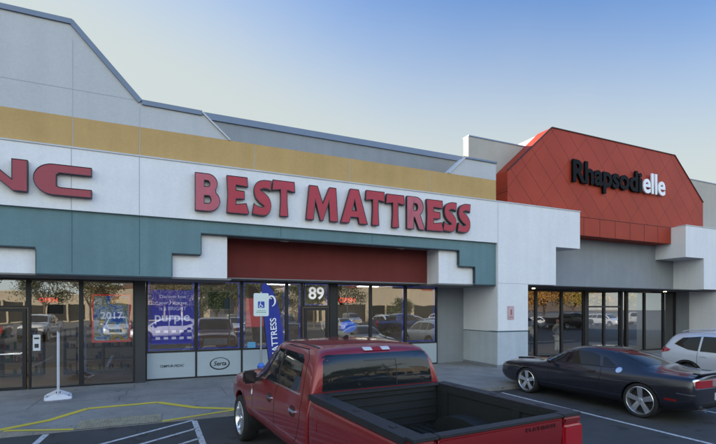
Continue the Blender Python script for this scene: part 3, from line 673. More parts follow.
# mannequins in the window
def skin_figure(name, verts, edges, radii, m, sub=2):
    me = bpy.data.meshes.new(name); me.from_pydata(verts, edges, [])
    o = bpy.data.objects.new(name, me); COL.objects.link(o)
    sk = o.modifiers.new('s', 'SKIN'); sk.use_smooth_shade = True
    for i, r_ in enumerate(radii):
        rr = r_ if isinstance(r_, tuple) else (r_, r_)
        me.skin_vertices[0].data[i].radius = rr
    me.skin_vertices[0].data[0].use_root = True
    s2 = o.modifiers.new('u', 'SUBSURF'); s2.levels = sub; s2.render_levels = sub
    m2 = freeze(o); bpy.data.objects.remove(o)
    m2.materials.clear(); m2.materials.append(m); m2.shade_smooth()
    return m2
def mannequin(x, y, label, top, bottom):
    r = empty('mannequin', (x, y, SH), label, 'mannequin', 'mannequins in the dark storefront')
    V = [(0,0,.95),(0,0,1.12),(0,0,1.32),(0,0,1.45),(0,0,1.56),(0,.02,1.66),(0,.0,1.76), (.17,0,1.42),(.34,.03,1.18),(.18,-.08,1.02), (-.17,0,1.42),(-.34,.03,1.18),(-.18,-.08,1.02), (.09,0,.88),(.10,.0,.5),(.12,.03,.10),(.12,-.1,.04), (-.09,0,.88),(-.10,0,.5),(-.10,.05,.10),(-.10,-.08,.04)]
    E_ = [(0,1),(1,2),(2,3),(3,4),(4,5),(5,6),(3,7),(7,8),(8,9),(3,10),(10,11),(11,12),(0,13),(13,14),(14,15),(15,16),(0,17),(17,18),(18,19),(19,20)]
    rad = [(.15,.11),(.12,.09),(.155,.11),(.12,.08),.05,.085,.07,.065,.042,.03,.065,.042,.03,.085,.055,.04,.03,.085,.055,.04,.03]
    me = skin_figure('m', V, E_, rad, mat('mannequin plastic', (.55, .48, .42), .4)); o = bpy.data.objects.new('body', me); COL.objects.link(o); o.parent = r
    V2 = [(0,0,1.0),(0,0,1.12),(0,0,1.32),(0,0,1.44),(.18,0,1.41),(.33,.03,1.2),(-.18,0,1.41),(-.33,.03,1.2)]
    me = skin_figure('m', V2, [(0,1),(1,2),(2,3),(3,4),(4,5),(3,6),(6,7)], [(.17,.13),(.14,.11),(.175,.13),(.13,.10),.085,.06,.085,.06], top); o = bpy.data.objects.new('top', me); COL.objects.link(o); o.parent = r
    V3 = [(0,0,.98),(.09,0,.88),(.10,0,.5),(.12,.02,.14),(-.09,0,.88),(-.10,0,.5),(-.10,.04,.14)]
    me = skin_figure('m', V3, [(0,1),(1,2),(2,3),(0,4),(4,5),(5,6)], [(.165,.13),.10,.072,.06,.10,.072,.06], bottom); o = bpy.data.objects.new('trousers', me); COL.objects.link(o); o.parent = r
    return r
cw = mat('cream cloth', (.78, .76, .68), .8, emit=(.8, .8, .7), es=.06); cd = mat('dark cloth', (.04, .04, .05), .8); cg = mat('grey cloth', (.38, .40, .42), .8, emit=(.4, .4, .4), es=.04)  # faint glow added to the cloth so the figures show
mannequin(16.9, 16.6, 'mannequin in cream top and dark trousers with hands on hips', cw, cd)
mannequin(18.75, 16.7, 'mannequin in grey top and pale trousers with hands on hips', cg, cw)
mannequin(15.6, 16.6, 'mannequin in dark top, nearest the white pier', cd, cg)

# ------------------------------------------------------------------ channel letter signs
M_LR = mat('red acrylic letter face', (.41, .045, .065), .5, spec=.25, var=.10, vs=2, bump=0)
M_LRF = mat('faded pink acrylic letter face', (.44, .085, .12), .5, var=.14, vs=2)
M_LRM = mat('slightly faded red letter face', (.42, .055, .08), .5, spec=.2, var=.12, vs=2)
M_LE = mat('black letter returns', (.02, .014, .018), .5, var=0)
def arc(cx, cz, rx, rz, a0, a1, n=10): return [(cx+rx*math.cos(R(a0+(a1-a0)*i/n)), cz+rz*math.sin(R(a0+(a1-a0)*i/n))) for i in range(n+1)]
def stroke(pts, ws):
    """outline of a varying-width stroke along points"""
    n = len(pts); Lp, Rp = [], []
    for i in range(n):
        a = Vector(pts[max(0, i-1)]); b_ = Vector(pts[min(n-1, i+1)]); t = (b_-a).normalized(); nn = Vector((-t.y, t.x))*ws[i]/2
        q = Vector(pts[i]); Lp.append(tuple(q+nn)); Rp.append(tuple(q-nn))
    return Lp+Rp[::-1]
def gl_B():
    o = [(0, 0), (0, 1), (.36, 1)]+arc(.50, .745, .36, .255, 90, -38, 10)[0:]+arc(.50, .29, .46, .29, 48, -90, 12)+[(.3, 0)]
    h1 = [(.36, .66), (.47, .66)]+arc(.47, .735, .085, .075, -90, 90, 6)[1:]+[(.36, .81)]
    h2 = [(.36, .22), (.5, .22)]+arc(.5, .315, .10, .095, -90, 90, 6)[1:]+[(.36, .41)]
    return o, [h1, h2]
def gl_E(): return [(0, 0), (.04, .5), (0, 1), (.92, 1), (.95, .74), (.42, .76), (.42, .63), (.80, .62), (.80, .40), (.42, .39), (.42, .25), (.88, .30), (1, .03), (.95, 0)], []
def gl_T(): return [(.32, 0), (.36, .4), (.36, .74), (0, .70), (.03, 1), (.97, 1), (1, .70), (.66, .74), (.66, .4), (.70, 0)], []
def gl_M(): return [(0, 0), (.10, 1), (.36, 1), (.52, .52), (.72, 1), (.94, 1), (1, 0), (.74, 0), (.71, .56), (.53, 0), (.44, 0), (.29, .56), (.24, 0)], []
def gl_A(): return [(0, 0), (.34, 1), (.66, 1), (1, 0), (.68, 0), (.64, .18), (.37, .18), (.31, 0)], [[(.43, .38), (.58, .38), (.51, .68)]]
def gl_R():
    o = [(0, 0), (0, 1), (.45, 1)]+arc(.50, .70, .40, .30, 90, -55, 12)+[(1, 0), (.66, 0), (.42, .36), (.38, .36), (.38, 0)]
    return o, [[(.38, .58), (.48, .58)]+arc(.48, .685, .11, .105, -90, 90, 6)[1:]+[(.38, .79)]]
def gl_S(cut=0):
    c = arc(.56, .71, .38, .145, 20, 180, 9)[0:]; c = [(.93, .84), (.74, .865), (.52, .86), (.32, .80), (.24, .71), (.28, .60), (.42, .52), (.60, .45), (.74, .36), (.76, .26), (.66, .16), (.45, .13), (.22, .15), (.05, .19)]
    w = [.30, .25, .24, .26, .30, .33, .35, .35, .35, .33, .28, .24, .26, .32]
    # smooth
    P, Wd = [], []
    for i in range(len(c)-1):
        p0, p1, p2, p3 = c[max(0, i-1)], c[i], c[i+1], c[min(len(c)-1, i+2)]
        for k in range(3):
            t = k/3; P.append(tuple(.5*((2*p1[d])+(-p0[d]+p2[d])*t+(2*p0[d]-5*p1[d]+4*p2[d]-p3[d])*t*t+(-p0[d]+3*p1[d]-3*p2[d]+p3[d])*t**3) for d in (0, 1))); Wd.append(w[i]*(1-t)+w[i+1]*t)
    P.append(c[-1]); Wd.append(w[-1])
    if cut:
        Wd = [w_-cut for w_ in Wd]
        for e_, n_ in ((0, 1), (-1, -2)):
            a, b_ = Vector(P[e_]), Vector(P[n_]); P[e_] = tuple(a+(b_-a).normalized()*cut*.5)
    return stroke(P, Wd), []
GL = dict(B=gl_B, E=gl_E, T=gl_T, M=gl_M, A=gl_A, R=gl_R, S=gl_S)
sg = empty('letter_sign', (5.7, 13.5, 5.25), 'large red channel letters reading BEST MATTRESS on the white fascia', 'shop sign')
def trimcap(o, w=.020):
    bm = bmesh.new(); bm.from_mesh(o.data)
    fs = [f for f in bm.faces if f.material_index == 0 and f.normal.y < -.9]
    r_ = bmesh.ops.inset_region(bm, faces=fs, thickness=w, depth=-.012, use_even_offset=True)
    for f in r_['faces']: f.material_index = 1
    bm.to_mesh(o.data); bm.free(); return o
def letter_s(x0, x1, z0, z1, face, parent, ry, dep):
    f = lambda q: (x0+(x1-x0)*q[0], z0+(z1-z0)*q[1])
    full = [f(q) for q in gl_S()[0]]; thin = [f(q) for q in gl_S(.055)[0]]
    mb = MB(); mb.prism(full, ry+.002, ry+dep, 1); mb.prism(thin, ry-.006, ry+.01, 0)
    return ABS(parent, mb.build('letter', [face, M_LE]))
def letter(ch, x0, x1, z0, z1, face, parent, ry=13.45, dep=.11):
    if ch == 'S': return letter_s(x0, x1, z0, z1, face, parent, ry, dep)
    o, hs = GL[ch](); f = lambda q: (x0+(x1-x0)*q[0], z0+(z1-z0)*q[1])
    mb = MB(); mb.prism([f(q) for q in o], ry, ry+dep, 0, [[f(q) for q in h] for h in hs], side=1)
    return ABS(parent, trimcap(mb.build('letter', [face, M_LE])))
def PX(px): # pixel columns measured on the sign plane
    r_ = (px-358)/440; t = 13.42/(.9143-r_*.4051); return t*(r_*.9143+.4051)
for ch, a, b_, z0, z1, fc in (('B', 195, 221.5, 5.26, 6.36, M_LRF), ('E', 226.8, 249.5, 5.27, 6.38, M_LR), ('S', 252.2, 273, 5.25, 6.38, M_LR), ('T', 272.4, 295.6, 5.30, 6.41, M_LRM),
                              ('M', 306.3, 338.6, 5.27, 6.38, M_LR), ('A', 341.2, 368.4, 5.27, 6.42, M_LR), ('T', 366.2, 385.6, 5.27, 6.44, M_LR), ('T', 386.6, 405.2, 5.25, 6.40, M_LR), ('R', 407.5, 426, 5.25, 6.41, M_LRF),
                              ('E', 427.2, 444.5, 5.25, 6.38, M_LR), ('S', 443.6, 458.2, 5.25, 6.38, M_LR), ('S', 458, 472, 5.26, 6.38, M_LR)):
    letter(ch, PX(a), PX(b_), z0, z1, fc, sg)
# left shop letters
gs = empty('letter_sign', (-3.7, 13.5, 5.3), 'wide rounded red channel letters ending in NC on the white fascia at the left edge', 'shop sign')
M_LG = mat('dull crimson letter face', (.30, .035, .055), .5, var=.10)
def cshape(x0, x1, z0, z1, bar=False):
    h = z1-z0; o = [(x1, z1)]; o += [(x0+.42+.42*math.cos(R(a)), (z0+z1)/2+h/2*math.sin(R(a))) for a in range(90, 271, 12)]
    o += [(x1, z0)]
    if bar: o += [(x1, z0+h*.58), (x1-.45, z0+h*.58), (x1-.45, z0+h*.42), (x1-.25, z0+h*.42), (x1-.25, z0+h*.27), (x0+.5, z0+h*.27), (x0+.47, z0+h*.5), (x0+.5, z0+h*.70), (x1, z0+h*.70)]
    else: o += [(x1, z0+h*.27), (x0+.56, z0+h*.27), (x0+.50, z0+h*.32), (x0+.50, z0+h*.66), (x0+.56, z0+h*.72), (x1, z0+h*.72)]
    return o
for o_ in (cshape(-5.75, -4.5, 5.33, 6.14, True), cshape(-3.0, -1.72, 5.34, 6.14)):
    ABS(gs, trimcap(MB().prism(o_, 13.45, 13.56, 0, side=1).build('letter', [M_LG, M_LE])))
nn = [(-4.36, 5.36), (-4.36, 6.16), (-4.0, 6.16), (-3.44, 5.66), (-3.44, 6.16), (-3.11, 6.16), (-3.11, 5.36), (-3.42, 5.36), (-4.04, 5.92), (-4.04, 5.36)]
ABS(gs, trimcap(MB().prism(nn, 13.45, 13.56, 0, side=1).build('letter', [M_LG, M_LE])))
# canopy sign: black letters then white letters
cs = empty('letter_sign', (20, 14.2, 8.2), 'black and white letters reading Rhapsodielle on the red canopy', 'shop sign')
M_BL = mat('black letter', (.002, .002, .003), .6, var=0, spec=.1); M_WL = mat('white letter', (.78, .79, .82), .6, var=0)
def word(s, x0, x1, z0, cap, m, sz_ref, y, bold, ext):
    o = text_obj('letter', s, 1.0, m, (0, 0, 0), None, 0.0, bold, 1, 'LEFT')
    xs_ = [v.co.x for v in o.data.vertices]; a, b_ = min(xs_), max(xs_)
    me = o.data; bpy.data.objects.remove(o)
    sx = (x1-x0)/(b_-a)
    return sx, a
def letters(s, x0, x1, z0, cap, m, y, bold, ext, parent):
    # lay out glyph by glyph so that each letter is its own part
    adv = []; total = None
    def width(t):
        o = text_obj('t', t, 1.0, m, (0, 0, 0), None, .0, bold, 1, 'LEFT'); xs_ = [v.co.x for v in o.data.vertices]; r_ = (min(xs_), max(xs_)); bpy.data.objects.remove(o); return r_
    full = width(s); sc = (x1-x0)/(full[1]-full[0])
    o = text_obj('t', 'l', 1.0, m, (0, 0, 0), None, .0, bold, 1, 'LEFT'); zz = [v.co.z for v in o.data.vertices]; gh = max(zz)-min(zz); bpy.data.objects.remove(o)
    for i, ch in enumerate(s):
        right = width(s[:i+1])[1]; w_ = width(ch); off = right-w_[1]
        o = text_obj('letter', ch, 1.0, m, (0, 0, 0), None, ext/1.0, bold, 1, 'LEFT')
        o.data.transform(Matrix.Diagonal((sc, 1, cap/gh, 1)))
        o.location = Vector((x0+(off-full[0])*sc, y, z0))-parent.location; o.parent = parent
letters('Rhapsodi', 16.85, 21.60, 8.20, 1.02, M_BL, 14.20, .030, .045, cs)
letters('elle', 21.66, 23.38, 8.20, 1.02, M_WL, 14.16, .02, .03, cs)

# small wall plaque on the pier
pq = empty('wall_plaque', (12.69, FY, 2), 'small pinkish notice plaque on the white pier', 'plaque')
ABS(pq, MB().box(12.53, 12.86, FY-.03, FY-.002, 2.0, 2.54).build('plate', mat('pale pink enamel', (.50, .36, .38), .5, var=.1), bevel=.01))
ABS(pq, MB().box(12.66, 12.74, FY-.034, FY-.031, 2.18, 2.40).box(12.58, 12.81, FY-.034, FY-.031, 2.08, 2.11).build('print', mat('faded red print', (.35, .10, .10), .6, var=0)))

# accessible parking sign
ac = empty('parking_sign', (2.5, 12.3, SH), 'accessible parking sign, white plate with blue wheelchair symbol on a pole', 'sign')
ax, ay = 0, 0
M_PLATE = mat('white sign plate', (.62, .70, .66), .5, var=.05)
MB().tube((0, .03, 0), (0, .03, 2.78), .028, n=12).build('pole', mat('galvanised steel', (.35, .37, .38), .45, metal=.7), ac, smooth=40)
pl = MB(); rr = .04
def rrect(x0, x1, z0, z1, r_): return arc(x1-r_, z1-r_, r_, r_, 0, 90, 4)+arc(x0+r_, z1-r_, r_, r_, 90, 180, 4)+arc(x0+r_, z0+r_, r_, r_, 180, 270, 4)+arc(x1-r_, z0+r_, r_, r_, 270, 360, 4)
plo = MB().prism(rrect(-.21, .21, 2.10, 2.74, .04), -.005, .0).build('sign_plate', M_PLATE, ac)
MB().prism(rrect(-.09, .09, 2.33, 2.51, .01), -.009, -.006).build('symbol_field', mat('traffic blue', (.01, .04, .32), .5, var=0), plo)
wc = MB(); wc.prism(stroke([(-.03, 2.475), (-.02, 2.43), (-.015, 2.41), (.02, 2.405), (.035, 2.375), (.055, 2.37)], [.02]*6), -.012, -.010)
wc.prism(arc(-.02, 2.49, .012, .012, 0, 330, 10), -.012, -.010)
wc.prism(stroke(arc(-.015, 2.385, .042, .042, 110, 340, 12), [.012]*13), -.0125, -.0105)
wc.build('wheelchair_symbol', M_WT, plo)
MB().box(-.14, .14, -.008, -.006, 2.20, 2.215).box(-.12, .12, -.008, -.006, 2.25, 2.262).build('fine_print', mat('green print', (.05, .25, .12), .6, var=0), plo)
MB().tube((0, .03, 0), (0, .03, .72), .10, n=20).build('bollard_sleeve', mat('blue bollard sleeve', (.03, .10, .42), .5), ac, smooth=40)
MB().tube((0, .03, .72), (0, .03, .80), .10, .05, n=20).build('bollard_cap', mat('blue bollard cap', (.05, .16, .55), .5), ac, smooth=40)
MB().tube((0, .03, .46), (0, .03, .56), .104, n=20).build('reflective_band', mat('yellow band', (.6, .42, .04), .5), ac, smooth=40)

# feather flag
fl = empty('feather_flag', (3.25, 14.5, SH), 'blue feather flag with white MATTRESS lettering beside the parking sign', 'flag')
M_FLAG = mat('blue flag cloth', (.022, .035, .26), .75, var=.12, vs=3)
fo = [(-.06, .55), (-.14, 1.4), (-.24, 2.3), (-.30, 3.05)] + [(-.20, 3.16), (-.06, 3.10), (.10, 2.88), (.24, 2.55), (.34, 2.1), (.40, 1.6), (.42, 1.1), (.40, .62)]
MB().prism(fo, -.006, .006, tf=lambda v: (v[0], v[1]+.05*math.sin(v[2]*3.1)*max(0, v[0]+.2), v[2])).build('flag_cloth', M_FLAG, fl)
pm = MB(); pts = [(.02, 0, 0), (-.06, 0, .6), (-.155, 0, 1.4), (-.255, 0, 2.3), (-.315, 0, 3.02), (-.28, 0, 3.14), (-.2, 0, 3.19), (-.06, 0, 3.13), (.1, 0, 2.91)]
for a, b_ in zip(pts[:-1], pts[1:]): pm.tube(a, b_, .014, .012, 8)
pm.build('flag_pole', M_BLACK, fl, smooth=50)
MB().box(-.25, .3, -.2, .2, 0, .03).tube((.02, 0, .03), (.02, 0, .25), .03).build('base_plate', M_BLACK, fl)
tx = text_obj('lettering', 'MATTRESS', .29, M_WT, (.27, -.035, .66), fl, .001, .004, rot=(R(90), R(-90), 0), align='LEFT', sx=1.0)
tx.rotation_euler = (0, R(-4), 0)
sw = MB(); sw.prism(stroke(arc(.02, 2.56, .13, .17, 150, -80, 14), [.02+.04*math.sin(i/14*math.pi) for i in range(15)]), -.04, -.036); sw.prism(stroke(arc(-.02, 2.60, .05, .07, 200, 20, 8), [.03]*9), -.04, -.036)
sw.build('swirl_emblem', M_WT, fl)

# folding sign stand seen edge on
fs_ = empty('sign_stand', (-2.48, 13.55, SH), 'white sign stand turned edge on, on two feet, outside the left shop', 'sign stand', rz=R(10.4))
MB().box(-.026, -.004, -.42, .42, .16, 1.72).build('sign_board', mat('white plastic board', (.66, .68, .74), .5, var=.08), fs_, bevel=.008)
MB().box(.004, .026, -.42, .42, .16, 1.70).build('sign_board', MATS['white plastic board'], fs_, bevel=.008)
MB().box(-.029, -.0265, -.36, .36, .9, 1.6).build('printed_panel', mat('faded print', (.5, .34, .30), .6, var=.3), fs_)
for yy in (-.30, .30):
    MB().prism([(-.27, 0), (.27, 0), (.27, .06), (.05, .16), (-.05, .16), (-.27, .06)], yy-.05, yy+.05).build('foot', MATS['white plastic board'], fs_, bevel=.01)
for xx in (-.27, .27): MB().tube((xx, -.3, .03), (xx, .3, .03), .03).build('base_bar', MATS['white plastic board'], fs_, smooth=40)
MB().box(-.05, .05, -.06, .06, .05, .16).build('wheel_block', M_BLACK, fs_)
# ------------------------------------------------------------------ vehicles (local frame: x forward, y left, z up, x=0 at the tail)
def loft(stations, m, cuts=(), name='body', parent=None, sub=2, sharp=40):
    """stations: (x, half ring of (y,z) from bottom centre to top centre)"""
    mb = MB(); K = len(stations[0][1]); rings = []
    for x, h in stations:
        ring = [(x, y, z) for y, z in h] + [(x, -y, z) for y, z in h[-2:0:-1]]
        rings.append(ring)
    n = len(rings[0]); vs = [v for r_ in rings for v in r_]; fs = []
    for i in range(len(rings)-1):
        for j in range(n): fs.append((i*n+j, i*n+(j+1) % n, (i+1)*n+(j+1) % n, (i+1)*n+j))
    # ends as strips between mirrored points so they subdivide well
    for base in (0, (len(rings)-1)*n):
        for j in range(0, K-1):
            a, b_ = base+j, base+j+1; c, d_ = base+(n-j-1) % n, base+(n-j) % n
            q = [a, b_, c, d_]
            q2 = []
            for t in q:
                if t not in q2: q2.append(t)
            if len(q2) >= 3: fs.append(tuple(q2))
    mb.add(vs, fs); o = mb.build(name, m)
    s = o.modifiers.new('s', 'SUBSURF'); s.levels = sub; s.render_levels = sub
    me = freeze(o); bpy.data.objects.remove(o)
    o = bpy.data.objects.new(name, me); COL.objects.link(o)
    cutters = []
    for c in cuts:
        co = c.build('cutter', m); cutters.append(co)
        b_ = o.modifiers.new('b', 'BOOLEAN'); b_.operation = 'DIFFERENCE'; b_.object = co; b_.solver = 'EXACT'
    if cutters:
        me = freeze(o); bpy.data.objects.remove(o)
        for co in cutters: bpy.data.objects.remove(co)
        o = bpy.data.objects.new(name, me); COL.objects.link(o)
    me.materials.clear(); me.materials.append(m)
    me.shade_smooth(); me.set_sharp_from_angle(angle=R(sharp))
    if parent: o.parent = parent
    return o
def bvh_of(o):
    me = o.data; return BVHTree.FromPolygons([v.co.copy() for v in me.vertices], [tuple(p.vertices) for p in me.polygons])
def clip_grid(poly, res, holes=()):
    bm = bmesh.new()
    loops = [list(poly)]+[list(h) for h in holes]
    tris = tessellate_polygon([[Vector((p[0], p[1], 0)) for p in lp] for lp in loops]); flat = [p for lp in loops for p in lp]
    vv = [bm.verts.new((p[0], p[1], 0)) for p in flat]
    for t in tris:
        try: bm.faces.new([vv[i] for i in t])
        except ValueError: pass
    us = [p[0] for p in flat]; ws = [p[1] for p in flat]
    for lo, hi, ax in ((min(us), max(us), 0), (min(ws), max(ws), 1)):
        k = math.floor(lo/res)+1
        while k*res < hi:
            co = [0, 0, 0]; co[ax] = k*res; no = [0, 0, 0]; no[ax] = 1
            bmesh.ops.bisect_plane(bm, geom=bm.verts[:]+bm.edges[:]+bm.faces[:], plane_co=co, plane_no=no, dist=1e-5); k += 1
    bm.verts.index_update()
    V = [tuple(v.co[:2]) for v in bm.verts]; F = [[v.index for v in f.verts] for f in bm.faces]; bm.free()
    return V, F
def panel(name, bvh, poly, axis, m, parent, off=.004, res=.06, holes=(), smooth=50):
    """skin a 2D outline onto the body. axis 'L'/'R': (x,z) seen from the left/right, 'T': (x,y) from above, 'B'/'F': (y,z) from behind/front"""
    V, F = clip_grid(poly, res, holes); out = []
    for a, b_ in V:
        if axis == 'L': o_, d_ = Vector((a, 3, b_)), Vector((0, -1, 0))
        elif axis == 'R': o_, d_ = Vector((a, -3, b_)), Vector((0, 1, 0))
        elif axis == 'T': o_, d_ = Vector((a, b_, 4)), Vector((0, 0, -1))
        elif axis == 'B': o_, d_ = Vector((-3, a, b_)), Vector((1, 0, 0))
        else: o_, d_ = Vector((12, a, b_)), Vector((-1, 0, 0))
        h, nrm, i_, ds = bvh.ray_cast(o_, d_)
        if h is None:
            q = {'L': Vector((a, .8, b_)), 'R': Vector((a, -.8, b_)), 'T': Vector((a, b_, 1.2)), 'B': Vector((0, a, b_)), 'F': Vector((6, a, b_))}[axis]
            h, nrm, i_, ds = bvh.find_nearest(q)
        if nrm.dot(d_) > 0: nrm = -nrm
        out.append(h+nrm*off)
    mb = MB(); mb.add(out, F); o = mb.build(name, m, fix=False)
    me = o.data; bm = bmesh.new(); bm.from_mesh(me); bmesh.ops.recalc_face_normals(bm, faces=bm.faces)
    # face outwards
    dd = {'L': Vector((0, 1, 0)), 'R': Vector((0, -1, 0)), 'T': Vector((0, 0, 1)), 'B': Vector((-1, 0, 0)), 'F': Vector((1, 0, 0))}[axis]
    if sum((f.normal.dot(dd) for f in bm.faces)) < 0: bmesh.ops.reverse_faces(bm, faces=bm.faces)
    ed = [e for e in bm.edges if e.is_boundary]
    r_ = bmesh.ops.extrude_edge_only(bm, edges=ed)
    for v in [g_ for g_ in r_['geom'] if isinstance(g_, bmesh.types.BMVert)]:
        v.co -= dd*(off+.006)
    bm.to_mesh(me); bm.free(); me.shade_smooth(); me.set_sharp_from_angle(angle=R(smooth))
    o.parent = parent
    return o
def strip(name, bvh, pts, w, axis, m, parent, off=.0015, res=.05):
    return panel(name, bvh, stroke(pts, [w]*len(pts)), axis, m, parent, off, res)
def wheel(parent, x, y, r, w, style, side=1):
    """side=+1: outer face towards +y"""
    t = MB(); hw = w/2; rim = r*(.80 if style == 'five' else .72)
    t.lathe_y([(rim, -hw*.9), (r*.93, -hw), (r*.985, -hw*.8), (r, -hw*.5), (r, hw*.5), (r*.985, hw*.8), (r*.93, hw), (rim*1.02, hw*.92), (rim*.98, hw*.7), (rim*.9, 0), (rim, -hw*.9)], 48)
    m_ = MB()
    m_.lathe_y([(rim*1.02, hw*.90), (rim*.98, hw*.96), (rim*.94, hw*.80), (rim*.90, -hw*.2), (rim*.90, -hw*.8)], 48)
    n = {'five': 5, 'six': 6, 'ten': 10}[style]
    for k in range(n):
        a = 2*math.pi*k/n+.3; ca, sa = math.cos(a), math.sin(a)
        wd0, wd1 = {'five': (.045, .06), 'six': (.04, .05), 'ten': (.018, .022)}[style]
        def P(rd, tg, yy): return (rd*ca-tg*sa, yy, rd*sa+tg*ca)
        r0, r1 = rim*.12, rim*.96
        vs = [P(r0, -wd0, hw*.70), P(r0, wd0, hw*.70), P(r1, wd1, hw*.86), P(r1, -wd1, hw*.86), P(r0, -wd0, hw*.45), P(r0, wd0, hw*.45), P(r1, wd1, hw*.60), P(r1, -wd1, hw*.60),
              P((r0+r1)/2, 0, hw*.88), ]
        m_.add(vs, [(0, 1, 8), (1, 2, 8), (2, 3, 8), (3, 0, 8), (0, 1, 5, 4), (1, 2, 6, 5), (2, 3, 7, 6), (3, 0, 4, 7)])
    m_.lathe_y([(0.001, hw*.84), (rim*.16, hw*.80), (rim*.2, hw*.6), (rim*.2, hw*.4)], 20)
    di = MB(); di.lathe_y([(.001, -.02), (rim*.88, -.02)], 30)  # dark disc filling the gaps behind the spokes
    def place(o):
        o.data.transform(Matrix.Rotation(0 if side > 0 else math.pi, 4, 'Z')); return o
    wh = place(m_.build('wheel', M_ALLOY, smooth=35)); wh.parent = parent; wh.location = (x, y, r)
    ty = place(t.build('tyre', M_TYRE, smooth=40)); ty.parent = wh
    db = place(di.build('wheel_backing', mat('dark wheel backing', (.02, .02, .022), .7, var=0))); db.parent = wh
    return wh
def archcut(x, r, hw=1.3, inner=.5, z=None):
    mb = MB()
    for s in (-1, 1):
        q = MB(); ys_ = sorted((s*inner, s*hw))
        n = 40; vs = []; zc = z if z is not None else .36
        for y in ys_:
            for i in range(n): t = 2*math.pi*i/n; vs.append((x+r*math.cos(t), y, zc+r*math.sin(t)))
        fs = [(i, (i+1) % n, n+(i+1) % n, n+i) for i in range(n)]+[tuple(range(n-1, -1, -1)), tuple(range(n, 2*n))]
        mb.add(vs, fs)
    return mb
def liner(parent, x, r, w0, w1, zc):
    for s in (-1, 1):
        mb = MB(); n = 20; vs = []
        for y in (s*w0, s*w1):
            for i in range(n+1): t = math.pi*(-.12+1.24*i/n); vs.append((x+r*math.cos(t), y, zc+r*math.sin(t)))
        mb.add(vs, [(i, i+1, n+2+i, n+1+i) for i in range(n)])
        mb.build('wheel_arch', M_BLACK, parent, smooth=40)
def rows_to_stations(rows):
    st = []
    for r_ in rows:
        x, zb, yb, zm, ym, zs, ys_, zt, yt, zr, yr = r_
        st.append((x, [(0, zb), (yb*.55, zb), (yb, zb+.02), (ym*.985, zb+.16), (ym, zm), (ys_, zs), (yt, zt), (yr, zr-.045), (yr*.78, zr-.004), (yr*.35, zr+.012), (0, zr+.014)]))
    return st

